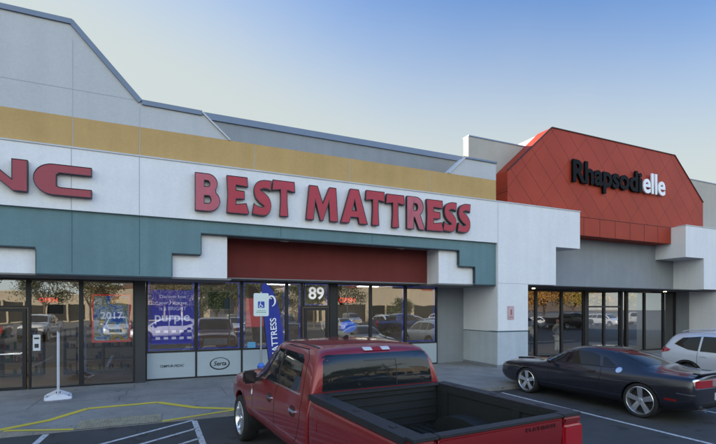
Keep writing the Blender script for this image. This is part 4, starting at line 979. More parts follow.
# ---- charcoal coupe
def make_coupe(label, paint, group=None):
    r = empty('parked_car', (0, 0, 0), label, 'car', group)
    k = 1.075
    X = lambda v: v*k
    #        x     zb   yb   zm   ym   zs   ys   zt    yt    zr    yr
    rows = [(.00, .42, .70, .62, .83, .84, .85, .98, .80, 1.03, .66),
            (.05, .34, .76, .60, .90, .84, .90, 1.00, .84, 1.05, .70),
            (.30, .24, .80, .58, .945, .84, .95, 1.01, .87, 1.065, .72),
            (.75, .20, .82, .56, .955, .84, .965, 1.01, .87, 1.07, .72),
            (1.00, .19, .83, .56, .955, .85, .965, 1.01, .85, 1.12, .66),
            (1.45, .19, .83, .56, .95, .84, .955, 1.00, .82, 1.31, .60),
            (1.90, .19, .83, .56, .945, .83, .945, .985, .82, 1.425, .57),
            (2.35, .19, .83, .56, .94, .82, .94, .975, .83, 1.465, .58),
            (2.80, .19, .83, .55, .94, .81, .94, .965, .84, 1.44, .585),
            (3.15, .19, .83, .55, .94, .80, .94, .955, .845, 1.28, .61),
            (3.48, .19, .83, .55, .94, .79, .94, .945, .85, 1.06, .66),
            (3.62, .19, .83, .55, .94, .79, .94, .93, .86, 1.00, .68),
            (4.10, .19, .82, .55, .945, .78, .945, .895, .87, .965, .70),
            (4.60, .20, .80, .54, .94, .75, .93, .855, .85, .925, .70),
            (4.90, .24, .76, .52, .90, .72, .88, .80, .82, .875, .68),
            (5.00, .32, .70, .52, .84, .68, .82, .76, .76, .82, .62),
            (5.03, .40, .64, .52, .76, .64, .74, .72, .68, .76, .56)]
    st = rows_to_stations([(X(q[0]),)+q[1:] for q in rows])
    xr, xf = X(1.0), X(4.0)
    body = loft(st, paint, [archcut(xr, .415, z=.38), archcut(xf, .39, z=.36)], parent=r)
    bv = bvh_of(body)
    liner(r, xr, .412, .50, .90, .38); liner(r, xf, .387, .50, .89, .36)
    for x, rad in ((xr, .382), (xf, .362)):
        for s in (1, -1): wheel(r, x, s*.83, rad, .25, 'five', s)
    for s, A_ in ((1, 'L'), (-1, 'R')):
        # side window, quarter window
        w = [(X(1.98), 1.03), (X(2.06), 1.26), (X(2.30), 1.335), (X(2.72), 1.34), (X(2.98), 1.26), (X(3.32), 1.065), (X(3.30), 1.02), (X(2.6), 1.025)]
        panel('side_window', bv, [(a, b_) for a, b_ in w], A_, M_CG, r, .004)
        q_ = [(X(1.62), 1.07), (X(1.90), 1.045), (X(1.98), 1.25), (X(1.90), 1.24)]
        panel('quarter_window', bv, q_, A_, M_CG, r, .004)
        strip('window_trim', bv, [(X(1.60), 1.035), (X(2.0), 1.015), (X(2.6), 1.005), (X(3.34), 1.0)], .016, A_, M_BLACK, r, .006)
        dj = strip('door', bv, [(X(3.28), 1.0), (X(3.30), .80), (X(3.28), .42), (X(3.20), .31), (X(2.15), .31), (X(2.0), .45), (X(1.88), .80), (X(1.93), .99)], .010, A_, M_SEAM, r)
        hd = panel('door_handle', bv, rrect(X(2.04), X(2.04)+.20, .875, .905, .012), A_, paint, r, .022); 
        strip('side_crease', bv, [(X(1.55), .70), (X(2.2), .705), (X(3.4), .70)], .012, A_, paint, r, .005)
        panel('sill', bv, [(X(1.55), .20), (X(3.62), .20), (X(3.62), .27), (X(1.55), .27)], A_, M_BLACK, r, .008)
        panel('side_marker', bv, [(X(.30), .50), (X(.52), .50), (X(.52), .54), (X(.30), .54)], A_, mat('dark red lens', (.22, .01, .01), .2, var=0), r, .006)
        # mirror
        mm_ = MB(); mm_.add(*blob(X(3.18), s*1.00, 1.04, .06, .115, .068)); mo = mm_.build('wing_mirror', paint, r, smooth=60)
        MB().tube((X(3.22), s*.84, .98), (X(3.19), s*.95, 1.02), .022).build('mirror_arm', M_BLACK, mo, smooth=40)
        # wheel arch lip
        for xx, rad, zc in ((xr, .425, .38), (xf, .40, .36)):
            strip('arch_lip', bv, [(xx+rad*math.cos(R(t)), zc+rad*math.sin(R(t))) for t in range(-10, 191, 10)], .02, A_, paint, r, .006)
    # windscreen, rear glass
    panel('windscreen', bv, [(X(2.86), -.52), (X(2.80), 0), (X(2.86), .52), (X(3.46), .66), (X(3.54), 0), (X(3.46), -.66)], 'T', M_CG, r, .004)
    panel('rear_window', bv, [(X(1.03), -.60), (X(.97), 0), (X(1.03), .60), (X(1.72), .50), (X(1.78), 0), (X(1.72), -.50)], 'T', M_CG, r, .004)
    # bonnet scoops and seams
    for s in (1, -1):
        h_ = panel('bonnet_scoop', bv, [(X(4.15), s*.22), (X(4.15), s*.42), (X(4.75), s*.40), (X(4.75), s*.24)], 'T', paint, r, .035)
        panel('scoop_opening', bv, [(X(4.70), s*.25), (X(4.70), s*.39), (X(4.765), s*.38), (X(4.765), s*.26)], 'T', M_BLACK, r, .038)
        strip('bonnet_gap', bv, [(X(3.56), s*.78), (X(4.2), s*.79), (X(4.85), s*.76)], .008, 'T', M_SEAM, r)
        wp = MB().tube((X(3.57), s*.1, 1.045), (X(3.49), s*.55, 1.075), .010).build('wiper', M_BLACK, r)
    strip('boot_gap', bv, [(X(.98), .66), (X(.3), .66), (X(.06), .64)], .008, 'T', M_SEAM, r); strip('boot_gap', bv, [(X(.98), -.66), (X(.3), -.66), (X(.06), -.64)], .008, 'T', M_SEAM, r)
    sp = MB(); sp.prism([(X(.0), 1.055), (X(.14), 1.075), (X(.13), 1.10), (X(-.01), 1.095)], -.70, .70); sp.build('spoiler', paint, r, bevel=.01, smooth=40)
    # fuel door, wheel arch badge
    fd = panel('fuel_door', bv, arc(X(1.50), .985, .075, .062, 0, 350, 24), 'L', M_CHROME, r, .010)
    panel('fuel_cap', bv, arc(X(1.50), .985, .045, .038, 0, 350, 20), 'L', M_ALLOY, r, .016)
    # tail light bar, bumper, plate
    panel('tail_surround', bv, rrect(-.84, .84, .77, .975, .05), 'B', M_CHROME, r, .006)
    tlm = mat('red tail lens', (.35, .008, .012), .15, var=.15, vs=14, coat=1)
    tl = panel('tail_light', bv, rrect(-.81, .81, .795, .95, .045), 'B', tlm, r, .012)
    panel('reversing_light', bv, rrect(-.26, .26, .815, .93, .02), 'B', mat('smoked lens', (.30, .22, .22), .2, var=0, coat=1), r, .017)
    panel('number_plate', bv, [(-.16, .52), (.16, .52), (.16, .67), (-.16, .67)], 'B', mat('number plate', (.55, .55, .55), .5, var=.3, vs=20), r, .012)
    strip('chrome_strip', bv, [(X(.03), .66), (X(.30), .675)], .014, 'L', M_CHROME, r, .008)
    panel('diffuser', bv, [(-.70, .34), (.70, .34), (.66, .48), (-.66, .48)], 'B', M_BLACK, r, .008)
    for s in (1, -1):
        e_ = MB(); e_.tube((-.03, s*.56, .34), (.22, s*.56, .34), .045, n=16); e_.build('exhaust', M_CHROME, r, smooth=40)
    panel('grille', bv, [(-.62, .56), (.62, .56), (.60, .72), (-.60, .72)], 'F', M_BLACK, r, .006)
    for s in (1, -1):
        for yy in (.45, .66): panel('headlight', bv, arc(s*yy, .64, .07, .07, 0, 350, 18), 'F', M_ALLOY, r, .012)
    return r

# ---- compact sport utility
def make_suv(label, paint, group=None, rails=True, plain=False):
    r = empty('parked_car', (0, 0, 0), label, 'car', group)
    rows = [(.00, .50, .72, .72, .82, .98, .80, 1.08, .76, 1.14, .62),
            (.06, .40, .78, .70, .90, .98, .88, 1.12, .82, 1.28, .66),
            (.22, .30, .82, .68, .93, .98, .92, 1.14, .86, 1.56, .62),
            (.42, .27, .84, .66, .94, .98, .93, 1.13, .87, 1.66, .62),
            (.90, .25, .85, .64, .945, .96, .935, 1.10, .88, 1.70, .64),
            (1.70, .25, .85, .64, .945, .94, .935, 1.07, .88, 1.72, .65),
            (2.40, .25, .85, .64, .945, .93, .935, 1.05, .88, 1.70, .65),
            (2.90, .25, .85, .64, .945, .92, .935, 1.04, .87, 1.60, .66),
            (3.30, .25, .85, .64, .945, .92, .935, 1.04, .87, 1.33, .70),
            (3.58, .25, .85, .64, .945, .92, .93, 1.03, .86, 1.13, .74),
            (3.72, .25, .85, .64, .945, .91, .925, 1.00, .86, 1.07, .74),
            (4.20, .27, .82, .62, .93, .86, .90, .94, .83, 1.01, .70),
            (4.48, .32, .76, .60, .87, .80, .83, .87, .78, .93, .64),
            (4.56, .40, .68, .60, .80, .74, .75, .80, .70, .84, .56)]
    xr, xf = .86, 3.56
    body = loft(rows_to_stations(rows), paint, [archcut(xr, .40, z=.37), archcut(xf, .40, z=.37)], parent=r)
    bv = bvh_of(body)
    liner(r, xr, .397, .50, .88, .37); liner(r, xf, .397, .50, .88, .37)
    for x in (xr, xf):
        for s in (1, -1): wheel(r, x, s*.82, .355, .22, 'ten', s)
    for s, A_ in ((1, 'L'), (-1, 'R')):
        panel('side_window', bv, [(.42, 1.30), (.62, 1.50), (1.10, 1.56), (1.14, 1.56), (1.14, 1.12), (.85, 1.15)], A_, M_CG, r, .004)
        panel('side_window', bv, [(1.20, 1.12), (1.20, 1.565), (2.02, 1.565), (2.02, 1.10)], A_, M_CG, r, .004)
        panel('side_window', bv, [(2.08, 1.10), (2.08, 1.565), (2.52, 1.55), (2.95, 1.40), (3.32, 1.12), (3.2, 1.09)], A_, M_CG, r, .004)
        strip('window_trim', bv, [(.40, 1.30), (.62, 1.515), (1.14, 1.578), (2.1, 1.582), (2.52, 1.568)], .018, A_, M_CHROME, r, .007)
        for xx in ((2.06, 2.06), (1.14, 1.16)): strip('door', bv, [(xx[0], 1.10), (xx[1], .40)], .010, A_, M_SEAM, r)
        strip('door', bv, [(3.2, 1.08), (3.16, .40), (1.36, .40)], .010, A_, M_SEAM, r)
        for xx in (1.22, 2.12): panel('door_handle', bv, rrect(xx, xx+.2, .965, 1.0, .012), A_, paint, r, .022)
        panel('cladding', bv, [(1.30, .26), (3.12, .26), (3.12, .40), (1.30, .40)], A_, M_BLACK, r, .010)
        for xx in (xr, xf):
            strip('arch_cladding', bv, [(xx+.435*math.cos(R(t)), .37+.435*math.sin(R(t))) for t in range(-8, 189, 8)], .07, A_, M_BLACK, r, .010)
        panel('tail_light', bv, [(.01, 1.00), (.30, 1.06), (.36, 1.12), (.12, 1.20), (.0, 1.17)], A_, mat('red tail lens bright', (.34, .010, .016), .15, var=0, coat=1), r, .010)
        mm_ = MB(); mm_.add(*blob(3.10, s*1.02, 1.14, .06, .11, .075)); mm_.build('wing_mirror', paint, r, smooth=60)
        if rails:
            rb = MB(); pt = [(.55, s*.56, 1.70), (.75, s*.57, 1.755), (1.6, s*.575, 1.785), (2.4, s*.575, 1.76), (2.62, s*.57, 1.70)]
            for a, b_ in zip(pt[:-1], pt[1:]): rb.tube(a, b_, .017, n=8)
            rb.build('roof_rail', M_ALLOY, r, smooth=50)
    panel('rear_window', bv, [(-.66, 1.20), (.66, 1.20), (.58, 1.55), (-.58, 1.55)], 'B', M_CG, r, .004)
    panel('windscreen', bv, [(2.72, -.56), (2.66, 0), (2.72, .56), (3.50, .70), (3.58, 0), (3.50, -.70)], 'T', M_CG, r, .004)
    panel('rear_bumper', bv, [(-.80, .42), (.80, .42), (.80, .58), (-.80, .58)], 'B', M_BLACK, r, .010)
    for s in (1, -1):
        panel('headlight', bv, [(s*.48, .74), (s*.76, .76), (s*.74, .86), (s*.50, .84)], 'F', M_ALLOY, r, .010)
    panel('grille', bv, [(-.44, .52), (.44, .52), (.46, .78), (-.46, .78)], 'F', M_BLACK, r, .006)
    panel('number_plate', bv, [(-.16, .80), (.16, .80), (.16, .94), (-.16, .94)], 'B', mat('number plate', (.55, .55, .55), .5, var=.3, vs=20), r, .012)
    return r

# ---- crew cab pickup
def make_pickup(label, paint, group=None, detail=True):
    r = empty('pickup_truck', (0, 0, 0), label, 'pickup truck', group)
    S = 1.0; xr, xf = 1.25, 5.30; AR = .47; WR = .41
    # cab and nose
    rows = [(2.06, .50, .80, .80, .985, 1.10, .985, 1.30, .93, 1.36, .86),
            (2.072, .46, .84, .80, 1.00, 1.10, 1.0, 1.31, .945, 1.60, .87),
            (2.11, .45, .86, .80, 1.005, 1.10, 1.005, 1.31, .95, 1.80, .85),
            (2.22, .45, .86, .80, 1.005, 1.10, 1.005, 1.31, .95, 1.91, .83),
            (2.60, .45, .86, .80, 1.005, 1.10, 1.005, 1.31, .95, 1.935, .83),
            (3.20, .45, .86, .80, 1.005, 1.10, 1.005, 1.30, .95, 1.955, .83),
            (3.75, .45, .86, .80, 1.005, 1.10, 1.005, 1.29, .95, 1.935, .83),
            (4.05, .45, .86, .80, 1.005, 1.10, 1.005, 1.28, .95, 1.80, .77),
            (4.40, .45, .86, .80, 1.005, 1.10, 1.0, 1.27, .94, 1.50, .82),
            (4.60, .45, .86, .80, 1.005, 1.08, .995, 1.25, .92, 1.33, .85),
            (4.74, .45, .86, .80, 1.0, 1.07, .99, 1.22, .91, 1.29, .84),
            (5.40, .46, .85, .80, 1.0, 1.06, .985, 1.18, .90, 1.26, .82),
            (5.95, .50, .82, .80, .98, 1.04, .96, 1.14, .88, 1.21, .80),
            (6.16, .52, .78, .80, .94, 1.02, .92, 1.10, .85, 1.15, .76),
            (6.20, .56, .72, .80, .88, 1.0, .86, 1.06, .80, 1.09, .72)]
    cab = loft(rows_to_stations(rows), paint, [archcut(xf, AR, z=.44)], name='cab', parent=r)
    bv = bvh_of(cab)
    liner(r, xf, AR-.003, .50, .95, .44)
    # cargo bed: outer skin with arch cut and hollow
    rb = [(.07, .52, .84, .80, .985, 1.12, .985, 1.335, .965, 1.375, .93), (.09, .50, .85, .80, 1.0, 1.12, 1.0, 1.335, .985, 1.38, .955), (.30, .48, .86, .80, 1.01, 1.12, 1.01, 1.335, .99, 1.38, .96),
          (1.0, .47, .86, .80, 1.02, 1.12, 1.012, 1.335, .99, 1.38, .96), (1.7, .47, .86, .80, 1.01, 1.12, 1.01, 1.335, .99, 1.38, .96), (2.00, .47, .86, .80, 1.005, 1.12, 1.005, 1.335, .985, 1.38, .955), (2.03, .5, .84, .80, .99, 1.12, .99, 1.33, .97, 1.375, .94)]
    hollow = MB().box(-.3, 1.985, -.83, .83, .84, 1.8)
    bed = loft(rows_to_stations(rb), paint, [archcut(xr, AR, z=.44), hollow], name='cargo_bed', parent=r)
    bb = bvh_of(bed)
    liner(r, xr, AR-.003, .50, .96, .44)
    # liner of the bed with ribs and wheel boxes
    ln = MB(); ln.box(.0, 1.98, -.822, .822, .842, .855)
    for k in range(13): ln.box(.02, 1.96, -.78+k*.125, -.72+k*.125, .856, .872)
    ln.build('bed_floor', M_LINER, r)
    ln = MB()
    for s in (-1, 1):
        ln.box(.09, 1.98, s*.80, s*.828, .856, 1.375)
        for xx in (.22, .55, 1.72): ln.box(xx, xx+.11, s*.775, s*.799, .873, 1.33)
        # recesses framed by raised ribs
        ln.box(.10, 1.96, s*.785, s*.7995, 1.30, 1.372)
    ln.box(1.955, 1.983, -.799, .799, .856, 1.374)
    for k in range(4): ln.box(1.940, 1.954, -.78, .78, .90+k*.10, .94+k*.10)
    ln.box(1.93, 1.953, -.76, .76, 1.305, 1.37)
    ln.build('bed_side_liner', M_LINER, r, bevel=.006)
    for s in (-1, 1):
        wb = MB(); n = 16; vs = []
        for y in (s*.56, s*.80):
            for i in range(n+1): t = math.pi*i/n; vs.append((xr+.46*math.cos(t), y, .856+.25*math.sin(t)**.7))
        fs = [(i, i+1, n+2+i, n+1+i) for i in range(n)]+[tuple(range(n+1))]
        wb.add(vs, fs); wb.build('wheel_box', M_LINER, r, smooth=35)
    # rail caps
    rc = MB()
    for s in (-1, 1): rc.box(.075, 2.03, s*.80, s*.992, 1.335, 1.40)
    rc.box(1.90, 2.03, -.799, .799, 1.372, 1.397)
    rc.build('rail_cap', M_CAPR, r, bevel=.008, smooth=30)
    for s in (-1, 1):
        sp_ = MB()
        for xx in (.35, 1.0, 1.65): sp_.box(xx, xx+.07, s*.86, s*.91, 1.4005, 1.405)
        sp_.build('stake_pocket', M_BLACK, r)
    # tailgate
    tg = MB(); tg.prism([(.0, .62), (.065, .62), (.068, 1.375), (.03, 1.385), (-.005, 1.36), (-.012, 1.22), (.0, 1.16)], -.715, .715)
    tgo = tg.build('tailgate', paint, r, bevel=.012, smooth=35)
    for v in tgo.data.vertices: pass
    MB().prism([(-.02, 1.376), (.085, 1.380), (.08, 1.402), (-.02, 1.398)], -.717, .717).build('tailgate_cap', M_CAPR, tgo, bevel=.006, smooth=35)
    MB().box(.07, .085, -.71, .71, .86, 1.37).build('tailgate_liner', M_LINER, tgo)
    MB().box(-.022, -.008, -.13, .13, 1.02, 1.12).build('tailgate_handle', M_BLACK, tgo, bevel=.006)
    if detail:
        o = text_obj('lettering', 'PLATINUM', .050, mat('dark raised letters', (.10, .03, .035), .4, metal=.5), (-.0145, -.42, 1.30), tgo, .003, .0, rot=(R(90), 0, R(-90)), sx=1.3, sp=1.3)
    # bumper and tail lamps
    bp_ = MB(); bp_.box(-.12, .10, -.92, .92, .50, .70); bp_.build('rear_bumper', M_CHROME, r, bevel=.03, smooth=40)
    for s in (-1, 1):
        tl = MB(); tl.box(-.012, .16, s*.735, s*1.006, .88, 1.30); tl.build('tail_light', mat('red tail lens bright', (.34, .010, .016), .15, var=0, coat=1), r, bevel=.02, smooth=40)
        pc = MB(); pc.box(-.012, .10, s*.735, s*.985, 1.302, 1.372); pc.build('corner_panel', paint, r, bevel=.02, smooth=40)
        MB().box(-.02, .10, s*.72, s*.97, 1.374, 1.402).build('corner_cap', M_CAPR, r, bevel=.008, smooth=35)
    # wheels
    for x in (xr, xf):
        for s in (1, -1): wheel(r, x, s*.885, WR, .27, 'six', s)
    for s, A_ in ((1, 'L'), (-1, 'R')):
        # window glass: rear door, front door with dropped sill
        panel('side_window', bv, [(2.44, 1.36), (2.52, 1.74), (2.62, 1.80), (3.24, 1.815), (3.25, 1.345), (2.6, 1.345)], A_, M_CG, r, .003)
        panel('side_window', bv, [(3.33, 1.34), (3.33, 1.815), (3.72, 1.80), (3.92, 1.735), (4.42, 1.36), (4.40, 1.285), (4.16, 1.275), (4.0, 1.325), (3.9, 1.34)], A_, M_CG, r, .003)
        strip('window_pillar', bv, [(3.29, 1.33), (3.29, 1.82)], .07, A_, M_BLACK, r, .0045)
        strip('window_trim', bv, [(2.42, 1.33), (3.9, 1.325), (4.0, 1.31), (4.16, 1.262), (4.42, 1.262)], .020, A_, M_CHROME, r, .006)
        dr_ = strip('door', bv, [(4.46, 1.26), (4.44, .56), (3.36, .54), (3.30, .60), (3.30, 1.32)], .011, A_, M_SEAM, r)
        strip('door', bv, [(3.28, .60), (3.20, .54), (2.72, .54), (2.40, .80), (2.30, 1.0), (2.32, 1.33), (2.40, 1.78), (2.55, 1.87), (3.3, 1.885)], .011, A_, M_SEAM, r)
        for xx in (2.44, 3.42):
            hb_ = panel('door_handle', bv, rrect(xx, xx+.22, 1.085, 1.118, .015), A_, M_CHROME, r, .020)
            panel('handle_cup', bv, rrect(xx+.02, xx+.22, 1.03, 1.165, .05), A_, mat('dark handle cup', (.05, .008, .01), .5, var=0), r, .003)
        panel('fender_badge', bv, [(4.50, .98), (4.53, 1.10), (4.60, 1.10), (4.56, .98)], A_, M_CHROME, r, .008)
        strip('side_crease', bv, [(2.10, .72), (4.7, .70)], .02, A_, paint, r, .007)
        panel('rocker', bv, [(2.12, .46), (4.72, .46), (4.72, .54), (2.12, .54)], A_, M_BLACK, r, .01)
        strip('arch_lip', bv, [(xf+.485*math.cos(R(t)), .44+.485*math.sin(R(t))) for t in range(-4, 185, 8)], .035, A_, paint, r, .010)
        strip('arch_lip', bb, [(xr+.485*math.cos(R(t)), .44+.485*math.sin(R(t))) for t in range(-4, 185, 8)], .035, A_, paint, r, .010)
        if s > 0: panel('fuel_door', bb, rrect(1.74, 1.92, 1.02, 1.20, .03), A_, paint, r, .005)
        mm_ = MB(); mm_.box(4.10, 4.20, s*1.02, s*1.22, 1.22, 1.42)
        mo = mm_.build('wing_mirror', paint if not detail else M_BLACK, r, bevel=.03, smooth=45)
        MB().box(4.085, 4.099, s*1.04, s*1.20, 1.25, 1.39).build('mirror_glass', M_CG, mo)
        MB().box(4.12, 4.19, s*.95, s*1.07, 1.25, 1.31).build('mirror_arm', M_BLACK, mo, bevel=.01)
        # roof mouldings
        strip('roof_moulding', bv, [(2.38, s*.70), (3.1, s*.705), (3.85, s*.70)], .02, 'T', M_BLACK, r, .004)
    # rear window, centre pane outline, high brake lamp
    rw = panel('rear_window', bv, [(-.80, 1.40), (.80, 1.40), (.76, 1.80), (.70, 1.828), (-.70, 1.828), (-.76, 1.80)], 'B', M_CG, r, .003)
    fr_ = MB(); o = strip('slider_frame', bv, [(-.24, 1.42), (-.24, 1.74), (.22, 1.74)], .012, 'B', M_BLACK, r, .006)
    hb_ = panel('high_brake_light', bv, rrect(-.17, .17, 1.848, 1.888, .012), 'B', mat('brake lens', (.25, .01, .012), .3, var=0), r, .012)
    for s in (-1, 1): panel('cargo_lamp', bv, rrect(s*.13-.06, s*.13+.06, 1.850, 1.886, .010), 'B', mat('clear lens', (.5, .5, .52), .3, var=0), r, .018)
    panel('windscreen', bv, [(3.92, -.68), (3.86, 0), (3.92, .68), (4.56, .80), (4.64, 0), (4.56, -.80)], 'T', M_CG, r, .004)
    for s in (-1, 1): panel('headlight', bv, [(s*.56, .92), (s*.84, .92), (s*.82, 1.04), (s*.56, 1.03)], 'F', M_ALLOY, r, .01)
    panel('grille', bv, [(-.52, .70), (.52, .70), (.52, 1.02), (-.52, 1.02)], 'F', M_CHROME, r, .008)
    # roof shark fin
    fn = MB(); fn.prism([(3.0, 1.955), (3.18, 1.955), (3.02, 2.01), (2.99, 2.01)], -.018, .018); fn.build('roof_aerial', M_BLACK, r, bevel=.006)
    return r

truck = make_pickup('red crew cab pickup truck with open black bed, parked nose in at the kerb ramp', M_RED)
TH = 90+4.3
truck.rotation_euler = (0, 0, R(TH)); truck.location = (2.73, 2.98, 0); truck.scale = (1.02, 1.03, 1.012)
coupe = make_coupe('dark charcoal two door coupe with chrome five spoke wheels', M_NAVY)
coupe.rotation_euler = (0, 0, R(90+2.0)); coupe.location = (10.68, 5.38, 0)
suv = make_suv('silver white sport utility backed into its bay beyond the dark coupe', M_SILV)
suv.rotation_euler = (0, 0, R(-90)); suv.location = (15.85, 9.25, 0)

# ------------------------------------------------------------------ across the car park (seen in the glass)
GRP = 'cars parked across the lot behind the camera'
def paint_copy(src, x, y, rz, m, label, sc=(1, 1, 1)):
    c = copy_tree(src); c.location = (x, y, 0); c.rotation_euler = (0, 0, R(rz)); c.scale = sc; c['label'] = label; c['group'] = GRP
    old = src.children[0].data.materials[0]
    for ch in c.children:
        if ch.data and len(ch.material_slots) and ch.material_slots[0].material == old:
            ch.material_slots[0].link = 'OBJECT'; ch.material_slots[0].material = m
    return c
P_ = lambda n, c, me=.2: car_paint(n, c, me)
PW = P_('white paint', (.7, .7, .7), 0); PBG = P_('champagne paint', (.42, .36, .27)); PBL = P_('black paint', (.015, .015, .017)); PB = P_('blue paint', (.02, .06, .22)); PS = P_('silver paint', (.4, .41, .43)); PR = P_('dark red paint', (.25, .02, .02)); PG = P_('grey paint', (.12, .125, .13))
lots = [(-9, -8, 'white pickup facing the shops, leftmost across the lane', truck, PW), (-3.2, -8, 'black sport utility across the lane facing the shops', suv, PBL), (1.5, -8, 'white sport utility across the lane', suv, PW), (6.2, -8, 'dark red sport utility across the lane', suv, PR),
        (11, -8, 'black pickup facing the shops', truck, PBL), (16.5, -8, 'silver coupe across the lane', coupe, PS), (22, -8, 'champagne sport utility across the lane', suv, PBG), (27.5, -8, 'blue coupe across the lane', coupe, PB), (33, -8, 'dark grey pickup across the lane', truck, PG),
        (39, -8, 'black sport utility in front of the orange trees', suv, PBL), (45, -8, 'white coupe in front of the orange trees', coupe, PW), (51, -8, 'grey sport utility in front of the orange trees', suv, PG), (57, -8, 'blue sport utility in front of the orange trees', suv, PB), (63, -8, 'silver pickup at the far right of the lane', truck, PS)]
for x, y, lab, src, m in lots: paint_copy(src, x+random.uniform(-.3, .3), y+random.uniform(-.5, .3)-5.2, 90, m, lab)
lots = [(-12, 'champagne sport utility in the rear row, left', suv, PBG), (-4, 'silver coupe in the rear row', coupe, PS), (8, 'champagne sport utility in the rear row, middle', suv, PBG), (14, 'white pickup in the rear row', truck, PW), (25, 'champagne sport utility before the beige store', suv, PBG), (30, 'black coupe before the beige store', coupe, PBL), (41, 'silver sport utility before the beige store', suv, PS), (52, 'white sport utility far right of the rear row', suv, PW)]
for x, lab, src, m in lots: paint_copy(src, x, -30.5, 90, m, lab)

M_BEIGE = mat('beige store stucco', (.48, .41, .30), .9, var=.08, streak=.08)  # the stores' own wall colour
M_TILE = mat('brown tile', (.2, .11, .07), .8, var=.3, vs=8)
def far_store(x0, x1, y, h, towers, label, sign):
    r = empty('store_building', ((x0+x1)/2, y, 0), label, 'shop building', 'stores across the car park')
    def q(n_, mb, m): return ABS(r, mb.build(n_, m))
    q('wall', MB().box(x0, x1, y-20, y, 0, h), M_BEIGE)
    q('cornice', MB().box(x0-.1, x1+.1, y-20, y+.12, h, h+.3), mat('pale cornice', (.55, .5, .4), .8))
    q('shopfront', MB().box(x0+1, x1-1, y+.01, y+.05, .2, 3.0), M_CG)
    p_ = MB()
    X = x0+1
    while X < x1-1: p_.box(X-.15, X+.15, y+.05, y+.3, 0, 3.2); X += 3.2
    q('pillar', p_, M_BEIGE)
    for a, b_, hh in towers:
        q('tower', MB().box(a, b_, y+.01, y+1.2, 0, hh), M_BEIGE); q('entrance', MB().box(a+1, b_-1, y+1.21, y+1.25, .1, 3.2), M_BLACK)
        q('roof', MB().box(a-.2, b_+.2, y-.2, y+1.45, hh, hh+.35), M_TILE)
        o = text_obj('sign_letters', sign, .8, mat('red sign letters', (.6, .05, .03), .5, var=0), (0, 0, 0), None, .05, .02, rot=(R(90), 0, R(180))); o.location = Vector(((a+b_)/2, y+1.3, hh-2.0))-r.location; o.parent = r
    return r
far_store(22, 62, -44, 6.4, [(27, 35, 8.2), (44, 52, 8.2)], 'long beige store with two towers across the car park', 'SHOES')
far_store(-42, 8, -62, 4.6, [(-12, -4, 6.0)], 'low beige store with one tower across the car park, left', 'STORE')
# light poles
def lamp(x, y, lab):
    r = empty('street_lamp', (x, y, 0), lab, 'street lamp', 'car park lamp posts')
    mp = mat('dark pole paint', (.06, .06, .065), .5)
    MB().tube((0, 0, 0), (0, 0, .8), .28, n=16).build('base', mat('pole footing', (.4, .38, .34), .8), r, smooth=40)
    MB().tube((0, 0, .8), (0, 0, 9), .09, .06).tube((-1.0, 0, 8.9), (1.0, 0, 8.9), .04).build('pole', mp, r, smooth=40)
    for s in (-1, 1): MB().box(s*1.0, s*1.7, -.2, .2, 8.8, 8.98).build('lamp_head', mp, r, bevel=.03)
for x, y, l_ in ((-2, -20, 'lamp post behind the left of the car park'), (21, -20, 'lamp post in the middle of the car park'), (46, -20, 'lamp post on the right of the car park')): lamp(x, y, l_)
# trees: trunk with limbs and a crown of leaf sized faces in clumps
def tree(x, y, h, cr_, leafm, lab, seed, n=5200, lf=.13):
    rnd = random.Random(seed); r = empty('tree', (x, y, 0), lab, 'tree', 'trees in the car park')
    t = MB(); t.tube((0, 0, 0), (.1, .05, h*.38), .17, .12, 10); tips = []
    for k in range(9):
        a = rnd.uniform(0, 6.28); e_ = (math.cos(a)*cr_*rnd.uniform(.3, .75), math.sin(a)*cr_*rnd.uniform(.3, .75), h*rnd.uniform(.55, .93)); t.tube((.1, .05, h*.36), e_, .08, .02, 7); tips.append(Vector(e_))
    t.build('trunk', mat('bark', (.10, .075, .055), .9, var=.3, vs=6), r, smooth=50)
    c = MB(); cl = tips+[p_+Vector((rnd.gauss(0, cr_*.3), rnd.gauss(0, cr_*.3), rnd.gauss(0, h*.08))) for p_ in tips for _ in range(2)]
    for i in range(n):
        p_ = rnd.choice(cl); rad = cr_*.34; q = p_+Vector((rnd.gauss(0, rad*.5), rnd.gauss(0, rad*.5), rnd.gauss(0, rad*.42)))
        u = Vector((rnd.gauss(0, 1), rnd.gauss(0, 1), rnd.gauss(0, 1))).normalized(); w_ = u.orthogonal().normalized(); s = lf*rnd.uniform(.6, 1.3)
        c.add([q-u*s, q+w_*s*.5, q+u*s, q-w_*s*.5], [(0, 1, 2, 3)])
    c.build('crown', leafm, r, fix=False); return r
def leaf(name, col):
    m = mat(name, col, .6, var=.45, vs=1.2); return m
LG = leaf('green leaves', (.055, .075, .025)); LO = leaf('autumn orange leaves', (.36, .17, .025)); LO2 = leaf('olive leaves', (.13, .11, .035)); LY = leaf('yellow leaves', (.33, .23, .035))
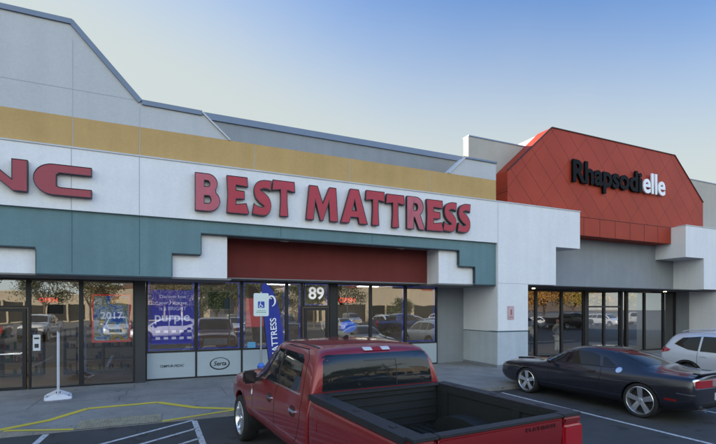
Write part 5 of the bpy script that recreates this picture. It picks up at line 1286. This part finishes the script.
for i, (x, y, h, c_, m, l_) in enumerate([(-16, -19, 6, 2.4, LG, 'green tree leftmost in the car park'), (5, -19.5, 5.2, 2.2, LG, 'green tree by the dark red car'), (12.5, -20, 5.6, 2.6, LG, 'broad green tree in the middle island'), (18, -22, 6.0, 2.6, LG, 'tall green tree left of the beige store'), (29, -20, 3.4, 1.8, LG, 'low green tree before the beige store'), (22.5, -26, 7.5, 3.6, LG, 'big dark green tree left of the first store tower'), (8.5, -30, 7.0, 3.4, LG, 'big green tree behind the rear row, middle'), (1.0, -36, 6.5, 3.2, LO2, 'olive tree behind the rear row'), (-8, -33, 6.8, 3.4, LO2, 'olive tree behind the rear row, further left'), (-14.5, -40, 7.5, 3.6, LG, 'green tree before the low store'),
        (37, -17.5, 7.2, 3.0, LO, 'orange autumn tree, first of the row'), (42, -19, 7.6, 3.3, LY, 'yellow autumn tree, second of the row'), (47, -17.5, 6.8, 3.0, LO, 'orange autumn tree, third of the row'), (53, -18, 7.4, 3.2, LO, 'orange autumn tree, fourth of the row'), (60, -19, 6.5, 3.0, LY, 'yellow autumn tree at the end of the row'), (70, -22, 7, 3, LO, 'orange autumn tree far right'), (84, -26, 7, 3, LY, 'yellow autumn tree farthest right')]):
    tree(x, y, h, c_, m, l_, i)
paint_copy(suv, 23.5, -11.5, 8, PBG, 'champagne sport utility driving side on along the lane')
paint_copy(suv, 2.6, -4.4, 184, PBL, 'black sport utility driving along the lane close behind')
paint_copy(truck, 17.5, -5.0, 2, PB, 'dark blue pickup driving along the lane')
paint_copy(suv, 33, -4.5, 0, PBL, 'black sport utility driving past the canopy shop')
paint_copy(truck, 42, -6.5, 0, PBL, 'black pickup driving past the canopy shop')
paint_copy(truck, -9.5, -5.0, 180, PG, 'grey pickup driving along the lane at the left')
# hedge strip and hills
def hills():
    mb = MB(); rnd = random.Random(3); pts = []; n = 120
    for j, (d_, hh) in enumerate(((500, 0), (560, .6), (640, 1), (800, .7))):
        for i in range(n+1):
            a = R(150+240*i/n); s = math.sin(i*.21)+.6*math.sin(i*.53+1)+.35*math.sin(i*1.3)+.2*math.sin(i*2.9)
            pts.append((math.cos(a)*d_, math.sin(a)*d_, hh*max(4, 40+16*s)+(rnd.uniform(-1.5, 1.5) if hh else -2)))
    fs = [(j*(n+1)+i, j*(n+1)+i+1, (j+1)*(n+1)+i+1, (j+1)*(n+1)+i) for j in range(3) for i in range(n)]
    mb.add(pts, fs); return mb
tag(hills().build('hills', mat('desert hills', (.17, .12, .085), .95, var=.3, vs=.02), smooth=80), kind='structure')
